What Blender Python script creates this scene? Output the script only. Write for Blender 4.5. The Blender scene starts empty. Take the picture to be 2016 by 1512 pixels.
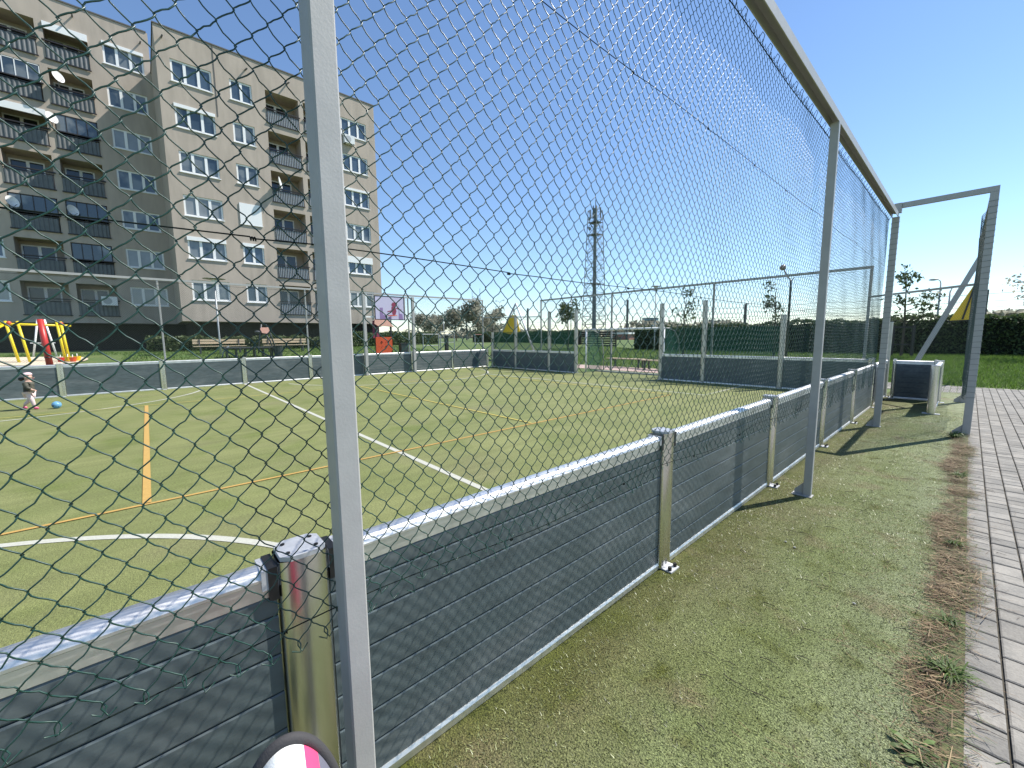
import bpy, bmesh, math, random
import numpy as np
from mathutils import Vector, Matrix
random.seed(7); RNG = np.random.default_rng(7)
sc = bpy.context.scene
COL = sc.collection
R = math.radians
EYE = 1.6                                   # camera height

# ------------------------------------------------------------------ helpers
def link(o):
    COL.objects.link(o); return o

def tag(o, label=None, cat=None, group=None, kind=None):
    if label: o['label'] = label
    if cat: o['category'] = cat
    if group: o['group'] = group
    if kind: o['kind'] = kind
    return o

def thing(name, label, cat, loc=(0, 0, 0), group=None):
    o = link(bpy.data.objects.new(name, None)); o.location = loc
    o.empty_display_size = .2
    return tag(o, label, cat, group)

def root_loc(p):
    v = Vector((0, 0, 0))
    while p is not None:
        v += p.location; p = p.parent
    return v

class MB:
    """collects shapes, links them as ONE mesh object"""
    def __init__(s): s.v = []; s.f = []; s.m = []; s.cur = 0
    def add(s, vs, fs):
        b = len(s.v); s.v += [tuple(p) for p in vs]
        for f in fs: s.f.append(tuple(b + i for i in f)); s.m.append(s.cur)
        return s
    def box(s, x0, x1, y0, y1, z0, z1):
        x0, x1 = min(x0, x1), max(x0, x1); y0, y1 = min(y0, y1), max(y0, y1); z0, z1 = min(z0, z1), max(z0, z1)
        return s.add([(x0,y0,z0),(x1,y0,z0),(x1,y1,z0),(x0,y1,z0),(x0,y0,z1),(x1,y0,z1),(x1,y1,z1),(x0,y1,z1)],
              [(0,3,2,1),(4,5,6,7),(0,1,5,4),(1,2,6,5),(2,3,7,6),(3,0,4,7)])
    def rbox(s, x0, x1, y0, y1, z0, z1, r=.006):
        """upright bar with chamfered long edges"""
        x0, x1 = min(x0, x1), max(x0, x1); y0, y1 = min(y0, y1), max(y0, y1)
        poly = [(x0+r,y0),(x1-r,y0),(x1,y0+r),(x1,y1-r),(x1-r,y1),(x0+r,y1),(x0,y1-r),(x0,y0+r)]
        return s.prism([(x, y, z0) for x, y in poly], (0, 0, z1 - z0))
    def prism(s, poly, d):
        n = len(poly); d = Vector(d); P = [Vector(p) for p in poly]
        vs = P + [p + d for p in P]
        fs = [tuple(range(n))[::-1], tuple(range(n, 2*n))] + [(i, (i+1) % n, n + (i+1) % n, n + i) for i in range(n)]
        return s.add(vs, fs)
    def bar(s, a, b, w, h=None, up=(0, 0, 1)):
        a, b = Vector(a), Vector(b); h = h or w; d = (b - a).normalized(); u = Vector(up)
        if abs(d.dot(u)) > .98: u = Vector((1, 0, 0))
        x = d.cross(u).normalized(); z = x.cross(d)
        return s.prism([a + x*sx*w/2 + z*sz*h/2 for sx, sz in ((-1,-1),(1,-1),(1,1),(-1,1))], b - a)
    def tube(s, pts, r, n=8, caps=True):
        pts = [Vector(p) for p in pts]; rs = r if isinstance(r, (list, tuple)) else [r]*len(pts)
        b = len(s.v); prev = None; k = len(pts)
        for i, p in enumerate(pts):
            d = (pts[min(i+1, k-1)] - pts[max(i-1, 0)]).normalized()
            if prev is None:
                u = Vector((0, 0, 1)) if abs(d.z) < .9 else Vector((1, 0, 0))
                x = d.cross(u).normalized()
            else: x = (prev - d*prev.dot(d)).normalized()
            prev = x; y = d.cross(x)
            for j in range(n):
                a = 2*math.pi*j/n; s.v.append(tuple(p + (x*math.cos(a) + y*math.sin(a))*rs[i]))
        for i in range(k-1):
            for j in range(n):
                s.f.append((b+i*n+j, b+i*n+(j+1) % n, b+(i+1)*n+(j+1) % n, b+(i+1)*n+j)); s.m.append(s.cur)
        if caps:
            s.f.append(tuple(b+j for j in range(n))[::-1]); s.m.append(s.cur)
            s.f.append(tuple(b+(k-1)*n+j for j in range(n))); s.m.append(s.cur)
        return s
    def ball(s, c, r, nu=12, nv=8, sq=(1, 1, 1)):
        b = len(s.v); c = Vector(c)
        for i in range(nv+1):
            t = math.pi*i/nv
            for j in range(nu):
                a = 2*math.pi*j/nu
                s.v.append((c.x+r*sq[0]*math.sin(t)*math.cos(a), c.y+r*sq[1]*math.sin(t)*math.sin(a), c.z+r*sq[2]*math.cos(t)))
        for i in range(nv):
            for j in range(nu):
                s.f.append((b+i*nu+j, b+(i+1)*nu+j, b+(i+1)*nu+(j+1) % nu, b+i*nu+(j+1) % nu)); s.m.append(s.cur)
        return s
    def quads(s, V, nper=4):
        V = np.asarray(V).reshape(-1, 3); b = len(s.v); s.v += [tuple(p) for p in V.tolist()]
        for i in range(0, len(V), nper):
            s.f.append(tuple(range(b+i, b+i+nper))); s.m.append(s.cur)
        return s
    def build(s, name, mat, parent=None, smooth=False):
        me = bpy.data.meshes.new(name); off = root_loc(parent)
        vs = [(x-off.x, y-off.y, z-off.z) for x, y, z in s.v]
        me.from_pydata(vs, [], s.f)
        mats = mat if isinstance(mat, (list, tuple)) else [mat]
        for q in mats: me.materials.append(q)
        if len(mats) > 1: me.polygons.foreach_set('material_index', s.m)
        if smooth: me.polygons.foreach_set('use_smooth', [True]*len(me.polygons))
        me.update(); o = link(bpy.data.objects.new(name, me)); o.parent = parent
        return o

def fast_mesh(name, V, F, mat, parent=None, smooth=False):
    """V (n,3), F (m,k) arrays -> one mesh object"""
    off = np.array(root_loc(parent)); V = np.asarray(V, np.float32) - off.astype(np.float32); F = np.asarray(F, np.int32); m, k = F.shape
    me = bpy.data.meshes.new(name)
    me.vertices.add(len(V)); me.vertices.foreach_set('co', V.ravel())
    me.loops.add(m*k); me.loops.foreach_set('vertex_index', F.ravel())
    me.polygons.add(m); me.polygons.foreach_set('loop_start', np.arange(0, m*k, k, dtype=np.int32))
    me.polygons.foreach_set('loop_total', np.full(m, k, np.int32))
    if smooth: me.polygons.foreach_set('use_smooth', np.ones(m, bool))
    me.materials.append(mat); me.update(calc_edges=True)
    o = link(bpy.data.objects.new(name, me)); o.parent = parent
    return o

def copy_tree(o, parent=None):
    c = o.copy(); COL.objects.link(c); c.parent = parent
    for ch in list(o.children): copy_tree(ch, c)
    return c

# ------------------------------------------------------------------ materials
def mat(name, col, rough=.6, metal=0., spec=.5, col2=None, s2=3., lo=.4, hi=.6, var=0., vs=20., bump=0., bs=60., island=0., coat=0., stretch=None, det=4., trans=0., alpha=1., tl=0.):
    m = bpy.data.materials.new(name); m.use_nodes = True; nt = m.node_tree; N = nt.nodes; L = nt.links
    b = N['Principled BSDF']; b.inputs['Roughness'].default_value = rough; b.inputs['Metallic'].default_value = metal
    b.inputs['Specular IOR Level'].default_value = spec; b.inputs['Coat Weight'].default_value = coat
    if trans: b.inputs['Transmission Weight'].default_value = trans
    if alpha < 1: b.inputs['Alpha'].default_value = alpha
    tc = N.new('ShaderNodeTexCoord'); src = tc.outputs['Object']
    if stretch:
        mp = N.new('ShaderNodeMapping'); mp.inputs['Scale'].default_value = stretch; L.new(src, mp.inputs['Vector']); src = mp.outputs['Vector']
    def noise(scale, detail=det):
        n = N.new('ShaderNodeTexNoise'); n.inputs['Scale'].default_value = scale; n.inputs['Detail'].default_value = detail
        L.new(src, n.inputs['Vector']); return n.outputs['Fac']
    def rng(f, a, c, d, e):
        r = N.new('ShaderNodeMapRange'); r.inputs['From Min'].default_value = a; r.inputs['From Max'].default_value = c
        r.inputs['To Min'].default_value = d; r.inputs['To Max'].default_value = e; L.new(f, r.inputs['Value']); return r.outputs['Result']
    c = N.new('ShaderNodeRGB'); c.outputs[0].default_value = (*col, 1); cur = c.outputs[0]
    if col2:
        mx = N.new('ShaderNodeMix'); mx.data_type = 'RGBA'; L.new(rng(noise(s2), lo, hi, 0, 1), mx.inputs['Factor'])
        L.new(cur, mx.inputs['A']); mx.inputs['B'].default_value = (*col2, 1); cur = mx.outputs['Result']
    def scale_by(f):
        nonlocal cur
        v = N.new('ShaderNodeVectorMath'); v.operation = 'SCALE'; L.new(cur, v.inputs[0]); L.new(f, v.inputs['Scale']); cur = v.outputs[0]
    if var: scale_by(rng(noise(vs), .3, .7, 1-var, 1+var))
    if island:
        g = N.new('ShaderNodeNewGeometry'); scale_by(rng(g.outputs['Random Per Island'], 0, 1, 1-island, 1+island))
    L.new(cur, b.inputs['Base Color'])
    if bump:
        bp = N.new('ShaderNodeBump'); bp.inputs['Strength'].default_value = bump; bp.inputs['Distance'].default_value = .01
        L.new(noise(bs), bp.inputs['Height']); L.new(bp.outputs['Normal'], b.inputs['Normal'])
    if tl:                                   # thin leaves let light through
        tr = N.new('ShaderNodeBsdfTranslucent'); L.new(cur, tr.inputs['Color']); ms = N.new('ShaderNodeMixShader'); ms.inputs[0].default_value = tl
        L.new(b.outputs[0], ms.inputs[1]); L.new(tr.outputs[0], ms.inputs[2]); L.new(ms.outputs[0], N['Material Output'].inputs['Surface'])
    return m

M = {}
M['paint'] = mat('grey_powder_coat', (.385, .38, .365), .45, var=.05, vs=14, bump=.05, bs=160)
M['alu'] = mat('aluminium', (.80, .79, .77), .5, 1., var=.10, vs=9, stretch=(1, 1, .15), bump=.06, bs=40)
M['polish'] = mat('polished_aluminium_post', (.72, .71, .70), .25, 1., var=.12, vs=10, stretch=(1, 1, .12), bump=.05, bs=30)
M['alu_dull'] = mat('weathered_aluminium', (.50, .48, .44), .42, .75, var=.12, vs=8)
M['cap'] = mat('cast_grey_metal', (.50, .51, .53), .45, .2, var=.1, vs=30)
M['board'] = mat('anthracite_plank', (.084, .107, .112), .45, spec=.5, col2=(.135, .155, .157), s2=4, lo=.48, hi=.72, var=.16, vs=22, bump=.06, bs=90, stretch=(1, .3, 1))
M['wire'] = mat('green_coated_wire', (.013, .050, .037), .38, spec=.5)
M['wire_dark'] = mat('dark_tension_wire', (.010, .016, .014), .8, spec=.1)
M['fnet'] = mat('far_green_wire', (.06, .10, .085), .5)
M['greennet'] = mat('green_netting', (.01, .09, .055), .7, alpha=.55)
M['black'] = mat('black_plastic', (.012, .012, .013), .5)
M['bolt'] = mat('dark_bolt', (.02, .02, .02), .5, .5)
M['stucco'] = mat('beige_panel_stucco', (.43, .365, .305), .9, col2=(.35, .30, .25), s2=1.3, lo=.45, hi=.75, var=.06, vs=3, bump=.2, bs=30, stretch=(1, 1, .22))
M['stucco_top'] = mat('grey_parapet_cap', (.10, .095, .09), .7)
M['brick_dark'] = mat('dark_ground_floor_brick', (.035, .026, .022), .9, var=.25, vs=8)
M['white'] = mat('white_window_plastic', (.80, .80, .79), .4)
M['glass'] = mat('window_glass', (.035, .055, .075), .06, spec=.9, col2=(.16, .18, .19), s2=.5, lo=.47, hi=.56)
M['glass_pale'] = mat('curtained_glass', (.22, .235, .24), .08, spec=.9, var=.18, vs=1.2)
M['glass_blue'] = mat('sky_tinted_glass', (.055, .085, .12), .05, spec=1., var=.25, vs=.8)  # blue of the reflected sky is put into the pane colour
M['glass_dark'] = mat('loggia_glass', (.018, .025, .03), .08, spec=.7)
M['rail_dark'] = mat('dark_brown_rail', (.022, .018, .018), .5)
M['bar_black'] = mat('black_railing_bar', (.01, .01, .012), .5)
M['infill'] = mat('pale_railing_infill', (.44, .46, .48), .6, var=.1, vs=4)
M['corr_a'] = mat('grey_corrugated_sheet', (.115, .125, .13), .55, var=.12, vs=3)
M['dish'] = mat('white_dish', (.72, .73, .72), .4)
M['turf'] = None
M['line_w'] = mat('white_line_fibre', (.41, .41, .35), .9, var=.12, vs=60)
M['line_o'] = mat('orange_line_fibre', (.42, .26, .07), .9, var=.12, vs=60)
M['line_y'] = mat('yellow_line_fibre', (.46, .38, .09), .9, var=.12, vs=60)
M['paver'] = mat('concrete_paver', (.255, .238, .208), .9, col2=(.195, .185, .165), s2=5, var=.14, vs=90, bump=.3, bs=120, island=.2)
M['joint'] = mat('joint_sand', (.06, .053, .04), .95, var=.3, vs=40)
M['pink'] = mat('pinkish_block_path', (.42, .31, .27), .9, var=.12, vs=6)
M['kerb'] = mat('concrete_kerb', (.42, .41, .38), .9, var=.12, vs=10)
M['sand'] = mat('play_sand', (.56, .48, .36), .95, var=.1, vs=8, bump=.3, bs=30)
M['soil'] = mat('edge_soil', (.085, .075, .04), .95, col2=(.10, .12, .04), s2=12, var=.3, vs=50, bump=.6, bs=90)
M['needle'] = mat('brown_needle', (.155, .095, .052), .85, island=.55)
M['stalk'] = mat('dry_stalk', (.20, .145, .08), .85, island=.75)
M['twig'] = mat('dark_twig', (.06, .045, .035), .85, island=.4)
M['weed'] = mat('weed_leaf', (.10, .16, .035), .6, island=.45, tl=.4)
M['blade'] = mat('turf_fibre', (.24, .265, .105), .4, spec=.6, island=.95, tl=.3)
M['grassblade'] = mat('lawn_blade', (.10, .175, .03), .7, island=.5, tl=.45)
M['leaf_dark'] = mat('hedge_leaf', (.07, .105, .036), .6, island=.45, tl=.3)
M['leaf'] = mat('young_leaf', (.075, .105, .035), .6, island=.45, tl=.3)
M['leaf_grey'] = mat('grey_green_leaf', (.30, .29, .23), .7, island=.35, tl=.6)
M['bark'] = mat('bark', (.085, .065, .05), .9, var=.25, vs=20)
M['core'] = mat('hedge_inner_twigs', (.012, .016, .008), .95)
M['yellow'] = mat('yellow_enamel', (.75, .58, .02), .4)
M['yellow2'] = mat('yellow_panel', (.80, .52, .02), .45)
M['red'] = mat('red_enamel', (.50, .03, .025), .4)
M['orange'] = mat('orange_red_panel', (.62, .085, .02), .5)
M['peach'] = mat('faded_peach_panel', (.80, .42, .32), .6)
M['wood'] = mat('pale_bench_wood', (.50, .40, .27), .7, var=.15, vs=15)
M['steel'] = mat('galvanised_steel', (.36, .375, .38), .5, .3)
M['steel_dark'] = mat('dark_steel', (.07, .075, .08), .5, .3)
M['mast'] = mat('mast_steel', (.15, .17, .18), .6)
M['bin'] = mat('dark_green_bin', (.02, .03, .028), .5)
M['lamp'] = mat('brownish_lamp_globe', (.28, .21, .19), .4)
M['lilac'] = mat('lilac_board', (.50, .47, .62), .5)
M['magenta'] = mat('dark_magenta_print', (.22, .03, .07), .6)
M['purple'] = mat('purple_print', (.24, .16, .33), .6)
M['blue'] = mat('far_blue_cladding', (.18, .30, .36), .7)
M['brickred'] = mat('faded_red_wall', (.32, .16, .13), .85)
M['skin'] = mat('skin', (.55, .34, .26), .5)
M['hat'] = mat('pale_pink_knit', (.72, .52, .54), .9, bump=.4, bs=120)
M['jacket'] = mat('dark_olive_jacket', (.035, .035, .025), .8, col2=(.10, .095, .07), s2=9)
M['tights'] = mat('pale_tights', (.66, .52, .50), .8)
M['shoe'] = mat('pink_shoe', (.62, .10, .20), .5)
M['hair'] = mat('dark_hair', (.02, .014, .011), .6)
M['ball'] = mat('blue_ball', (.14, .34, .52), .4, col2=(.03, .06, .12), s2=9, lo=.56, hi=.60)
M['canvas_white'] = mat('white_canopy_fabric', (.78, .79, .77), .85, bump=.15, bs=300)
M['canvas_pink'] = mat('pink_canopy_fabric', (.78, .06, .17), .85, bump=.15, bs=300)
M['canvas_navy'] = mat('grey_canopy_fabric', (.13, .13, .17), .85, bump=.15, bs=300)
M['rim'] = mat('charcoal_binding', (.045, .043, .045), .8, bump=.2, bs=300)

def turf_mat(name, a, b, moss, brown, strip):
    m = bpy.data.materials.new(name); m.use_nodes = True; nt = m.node_tree; N = nt.nodes; L = nt.links; p = N['Principled BSDF']
    p.inputs['Roughness'].default_value = .75; p.inputs['Specular IOR Level'].default_value = .25
    tc = N.new('ShaderNodeTexCoord')
    def noise(s, d=3, st=None):
        n = N.new('ShaderNodeTexNoise'); n.inputs['Scale'].default_value = s; n.inputs['Detail'].default_value = d
        if st:
            mp = N.new('ShaderNodeMapping'); mp.inputs['Scale'].default_value = st; L.new(tc.outputs['Object'], mp.inputs['Vector']); L.new(mp.outputs['Vector'], n.inputs['Vector'])
        else: L.new(tc.outputs['Object'], n.inputs['Vector'])
        return n.outputs['Fac']
    def mix(f, A, B, lo, hi):
        r = N.new('ShaderNodeMapRange'); r.inputs['From Min'].default_value = lo; r.inputs['From Max'].default_value = hi; L.new(f, r.inputs['Value'])
        x = N.new('ShaderNodeMix'); x.data_type = 'RGBA'; L.new(r.outputs['Result'], x.inputs['Factor'])
        for s_, v in (('A', A), ('B', B)):
            if isinstance(v, tuple): x.inputs[s_].default_value = (*v, 1)
            else: L.new(v, x.inputs[s_])
        return x.outputs['Result']
    c = mix(noise(.9, 4), a, b, .38, .62)
    if strip:                                # mossy, trodden band along the foot of the wall, bleached fibres towards the paving
        sx = N.new('ShaderNodeSeparateXYZ'); L.new(tc.outputs['Object'], sx.inputs[0])
        def shifted(k, sc_):
            ad = N.new('ShaderNodeMath'); ad.operation = 'MULTIPLY_ADD'; L.new(noise(sc_, 5), ad.inputs[0]); ad.inputs[1].default_value = k; L.new(sx.outputs['X'], ad.inputs[2]); return ad.outputs[0]
        c = mix(shifted(.9, 1.7), (.105, .088, .040), c, -.95, -.15)
        c = mix(shifted(.45, 3.1), (.060, .070, .010), c, -1.10, -.78)
        c = mix(shifted(.6, 2.1), c, (.20, .225, .125), -.20, .35)
    c = mix(noise(5 if strip else 1.3, 5), c, moss, .55, .72)
    c = mix(noise(2.2 if strip else .6, 5), c, brown, .56, .74)
    fine = noise(125 if strip else 150, 3, None if strip else (1, .35, 1))
    r = N.new('ShaderNodeMapRange'); r.inputs['From Min'].default_value = .3; r.inputs['From Max'].default_value = .7
    r.inputs['To Min'].default_value = .30 if strip else .6; r.inputs['To Max'].default_value = 1.85 if strip else 1.4; L.new(fine, r.inputs['Value'])
    v = N.new('ShaderNodeVectorMath'); v.operation = 'SCALE'; L.new(c, v.inputs[0]); L.new(r.outputs['Result'], v.inputs['Scale'])
    st = noise(7, 4, (1, .12, 1)); r2 = N.new('ShaderNodeMapRange'); r2.inputs['From Min'].default_value = .3; r2.inputs['From Max'].default_value = .7
    r2.inputs['To Min'].default_value = .88; r2.inputs['To Max'].default_value = 1.12; L.new(st, r2.inputs['Value'])
    v2 = N.new('ShaderNodeVectorMath'); v2.operation = 'SCALE'; L.new(v.outputs[0], v2.inputs[0]); L.new(r2.outputs['Result'], v2.inputs['Scale'])
    L.new(v2.outputs[0], p.inputs['Base Color'])
    bp = N.new('ShaderNodeBump'); bp.inputs['Strength'].default_value = .9 if strip else .7; bp.inputs['Distance'].default_value = .014; L.new(noise(140 if strip else 120, 3), bp.inputs['Height'])
    L.new(bp.outputs['Normal'], p.inputs['Normal'])
    return m
M['pitch'] = turf_mat('pitch_turf', (.158, .178, .062), (.195, .208, .080), (.13, .158, .043), (.182, .18, .084), False)
M['strip'] = turf_mat('outer_turf', (.125, .15, .05), (.165, .19, .085), (.075, .085, .014), (.15, .125, .068), True)
M['lawn'] = mat('lawn', (.065, .115, .022), .95, col2=(.10, .135, .032), s2=.8, var=.3, vs=9, bump=.8, bs=25)

# ------------------------------------------------------------------ world, sun, camera
SUN_AZ, SUN_EL = 67., 52.                    # azimuth from +X towards +Y
w = bpy.data.worlds.new('World'); sc.world = w; w.use_nodes = True
nt = w.node_tree; bg = nt.nodes['Background']; sky = nt.nodes.new('ShaderNodeTexSky'); sky.sky_type = 'NISHITA'
sky.sun_disc = False; sky.sun_elevation = R(SUN_EL); sky.sun_rotation = R(90 - SUN_AZ)
sky.air_density = 1.0; sky.dust_density = 0.; sky.ozone_density = 4.5
nt.links.new(sky.outputs[0], bg.inputs[0]); bg.inputs[1].default_value = .125
sd = bpy.data.lights.new('sun', 'SUN'); sd.energy = 5.0; sd.angle = R(.35); sd.color = (1, .955, .88)
so = link(bpy.data.objects.new('sun', sd))
dsun = Vector((math.cos(R(SUN_EL))*math.cos(R(SUN_AZ)), math.cos(R(SUN_EL))*math.sin(R(SUN_AZ)), math.sin(R(SUN_EL))))
so.rotation_euler = dsun.to_track_quat('Z', 'Y').to_euler(); so.location = dsun*60
cd = bpy.data.cameras.new('camera'); cam = link(bpy.data.objects.new('camera', cd)); sc.camera = cam
RW = ((.66697, .07923, -.74087), (.74505, -.08433, .66168), (-.01003, -.99329, -.11522))   # rows: world axes seen in camera (x right, y down, z ahead)
cam.matrix_world = Matrix(((RW[0][0], -RW[0][1], -RW[0][2], 0), (RW[1][0], -RW[1][1], -RW[1][2], 0), (RW[2][0], -RW[2][1], -RW[2][2], EYE), (0, 0, 0, 1)))
cd.sensor_width = 36; cd.lens = 800/2016*36; cd.clip_start = .02; cd.clip_end = 5000
sc.view_settings.view_transform = 'Standard'; sc.view_settings.look = 'None'; sc.view_settings.gamma = 1; sc.view_settings.exposure = .62
sc.render.resolution_x, sc.render.resolution_y = 1024, 768
sc.cycles.transparent_max_bounces = 24

# ------------------------------------------------------------------ ground
def sm(t): t = max(0, min(1, t)); return t*t*(3-2*t)
def hz(x, y):
    t = max(0, min(1, (-19.2 - x)/16.5)); a = .92*(1 - (1-t)**1.8)*sm((-19.2-x)/2.)
    b = .33*sm((y - 18.3)/14.)
    return a + b*(1 - a/.92)
def ground():
    xs = [-900,-300,-120,-80,-60,-50,-44] + list(np.arange(-40, -18, .8)) + list(np.arange(-18, 6, 1.2)) + [8,11,15,20,30,60,120,300,900]
    ys = [-400,-120,-60,-40,-30,-24] + list(np.arange(-20, 40, 1.0)) + [44,50,60,80,120,200,400,1200]
    V = []; 
    for y in ys:
        for x in xs: V.append((x, y, hz(x, y) - .012))
    nx = len(xs); F = [(j*nx+i, j*nx+i+1, (j+1)*nx+i+1, (j+1)*nx+i) for j in range(len(ys)-1) for i in range(nx-1)]
    return tag(MB().add(V, F).build('grass_ground', M['lawn'], smooth=True), kind='structure')
ground()
def sheet(name, x0, x1, y0, y1, z, m, kind='structure', sub=1):
    return tag(MB().add([(x0,y0,z),(x1,y0,z),(x1,y1,z),(x0,y1,z)], [(0,1,2,3)]).build(name, m), kind=kind)
b = MB().box(-17.5, -1.335, -9.5, 13.9, -.05, 0); b.box(-11.3, -7.42, 13.9, 15.15, -.05, 0)
tag(b.build('artificial_turf_pitch', M['pitch']), kind='structure')
tag(MB().box(-1.335, .1, -3, 16.05, -.05, 0).build('artificial_turf_strip', M['strip']), kind='structure')
sheet('joint_bed', .1, 3.2, -2, 17.85, -.011, M['joint'])
sheet('block_path', -24, -2.2, 16.2, 18.2, .004, M['pink'])
b = MB()                                     # kerb round the goal recess
b.box(-11.3, -7.42, 15.15, 15.27, -.03, .06)
tag(b.build('goal_recess_kerb', M['kerb']), kind='structure')
# concrete pavers, one sheet of little bevelled blocks
def pavers(mb, x0, x1, y0, y1, cw=.131, jt=.010):
    x = x0
    while x < x1:
        y = y0 + random.uniform(-.12, 0)
        while y < y1:
            l = random.choice((.125, .125, .135, .17, .20)); dz = random.uniform(-.003, .002)
            a, b_, c, d = x+jt/2, x+cw-jt/2, y+jt/2, y+l-jt/2; e = .006; t = .004
            vs = [(a,c,-.03),(b_,c,-.03),(b_,d,-.03),(a,d,-.03),(a,c,dz),(b_,c,dz),(b_,d,dz),(a,d,dz),
                  (a+e,c+e,dz+t),(b_-e,c+e,dz+t),(b_-e,d-e,dz+t),(a+e,d-e,dz+t)]
            fs = [(8,9,10,11)] + [(4+i, 4+(i+1) % 4, 8+(i+1) % 4, 8+i) for i in range(4)] + [(i, (i+1) % 4, 4+(i+1) % 4, 4+i) for i in range(4)]
            mb.add(vs, fs); y += l
        x += cw
b = MB(); pavers(b, .102, 3.0, -1.5, 17.85); pavers(b, -2.2, .1, 16.06, 17.85)
tag(b.build('block_paving', M['paver']), kind='structure')
# painted court lines (sheets 4 mm above the turf)
def strip_path(mb, pts, wd, z=.004):
    P = [Vector((x, y, 0)) for x, y in pts]
    for i in range(len(P)-1):
        pass
    L_, R_ = [], []
    for i, p in enumerate(P):
        d = (P[min(i+1, len(P)-1)] - P[max(i-1, 0)]).normalized(); n = Vector((-d.y, d.x, 0))*wd/2
        L_.append((p.x+n.x, p.y+n.y, z)); R_.append((p.x-n.x, p.y-n.y, z))
    k = len(P); mb.add(L_+R_, [(i, k+i, k+i+1, i+1) for i in range(k-1)])
def arc(cx, cy, r, a0, a1, n=40): return [(cx+r*math.cos(R(a0+(a1-a0)*i/n)), cy+r*math.sin(R(a0+(a1-a0)*i/n))) for i in range(n+1)]
wl = MB()
strip_path(wl, [(-17.35, 2.53), (-1.46, 2.53)], .075)
strip_path(wl, arc(-1.4, -2.8, 4.0, 92, 180), .075)
strip_path(wl, arc(-17.4, 8.05, 4.5, -75, 75), .07)
strip_path(wl, arc(-17.4, -3.2, 4.5, -75, 75), .07)
strip_path(wl, [(-14.1, 13.8), (-14.1, 11.0), (-4.6, 11.0), (-4.6, 13.8)], .07)
tag(wl.build('white_pitch_line', M['line_w']), kind='structure')
ol = MB(); strip_path(ol, [(-5.25, -5.4), (-5.25, 10.45)], .045, .008); strip_path(ol, [(-13.4, -.13), (-5.29, -.13)], .068, .008)
tag(ol.build('orange_pitch_line', M['line_o']), kind='structure')
yl = MB(); strip_path(yl, [(-13.42, -5.4), (-13.42, 10.45)], .042, .012); strip_path(yl, [(-13.38, 5.2), (-5.3, 5.2)], .045, .012); strip_path(yl, [(-13.4, 10.45), (-5.3, 10.45)], .06, .012)
tag(yl.build('yellow_pitch_line', M['line_y']), kind='structure')

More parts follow.
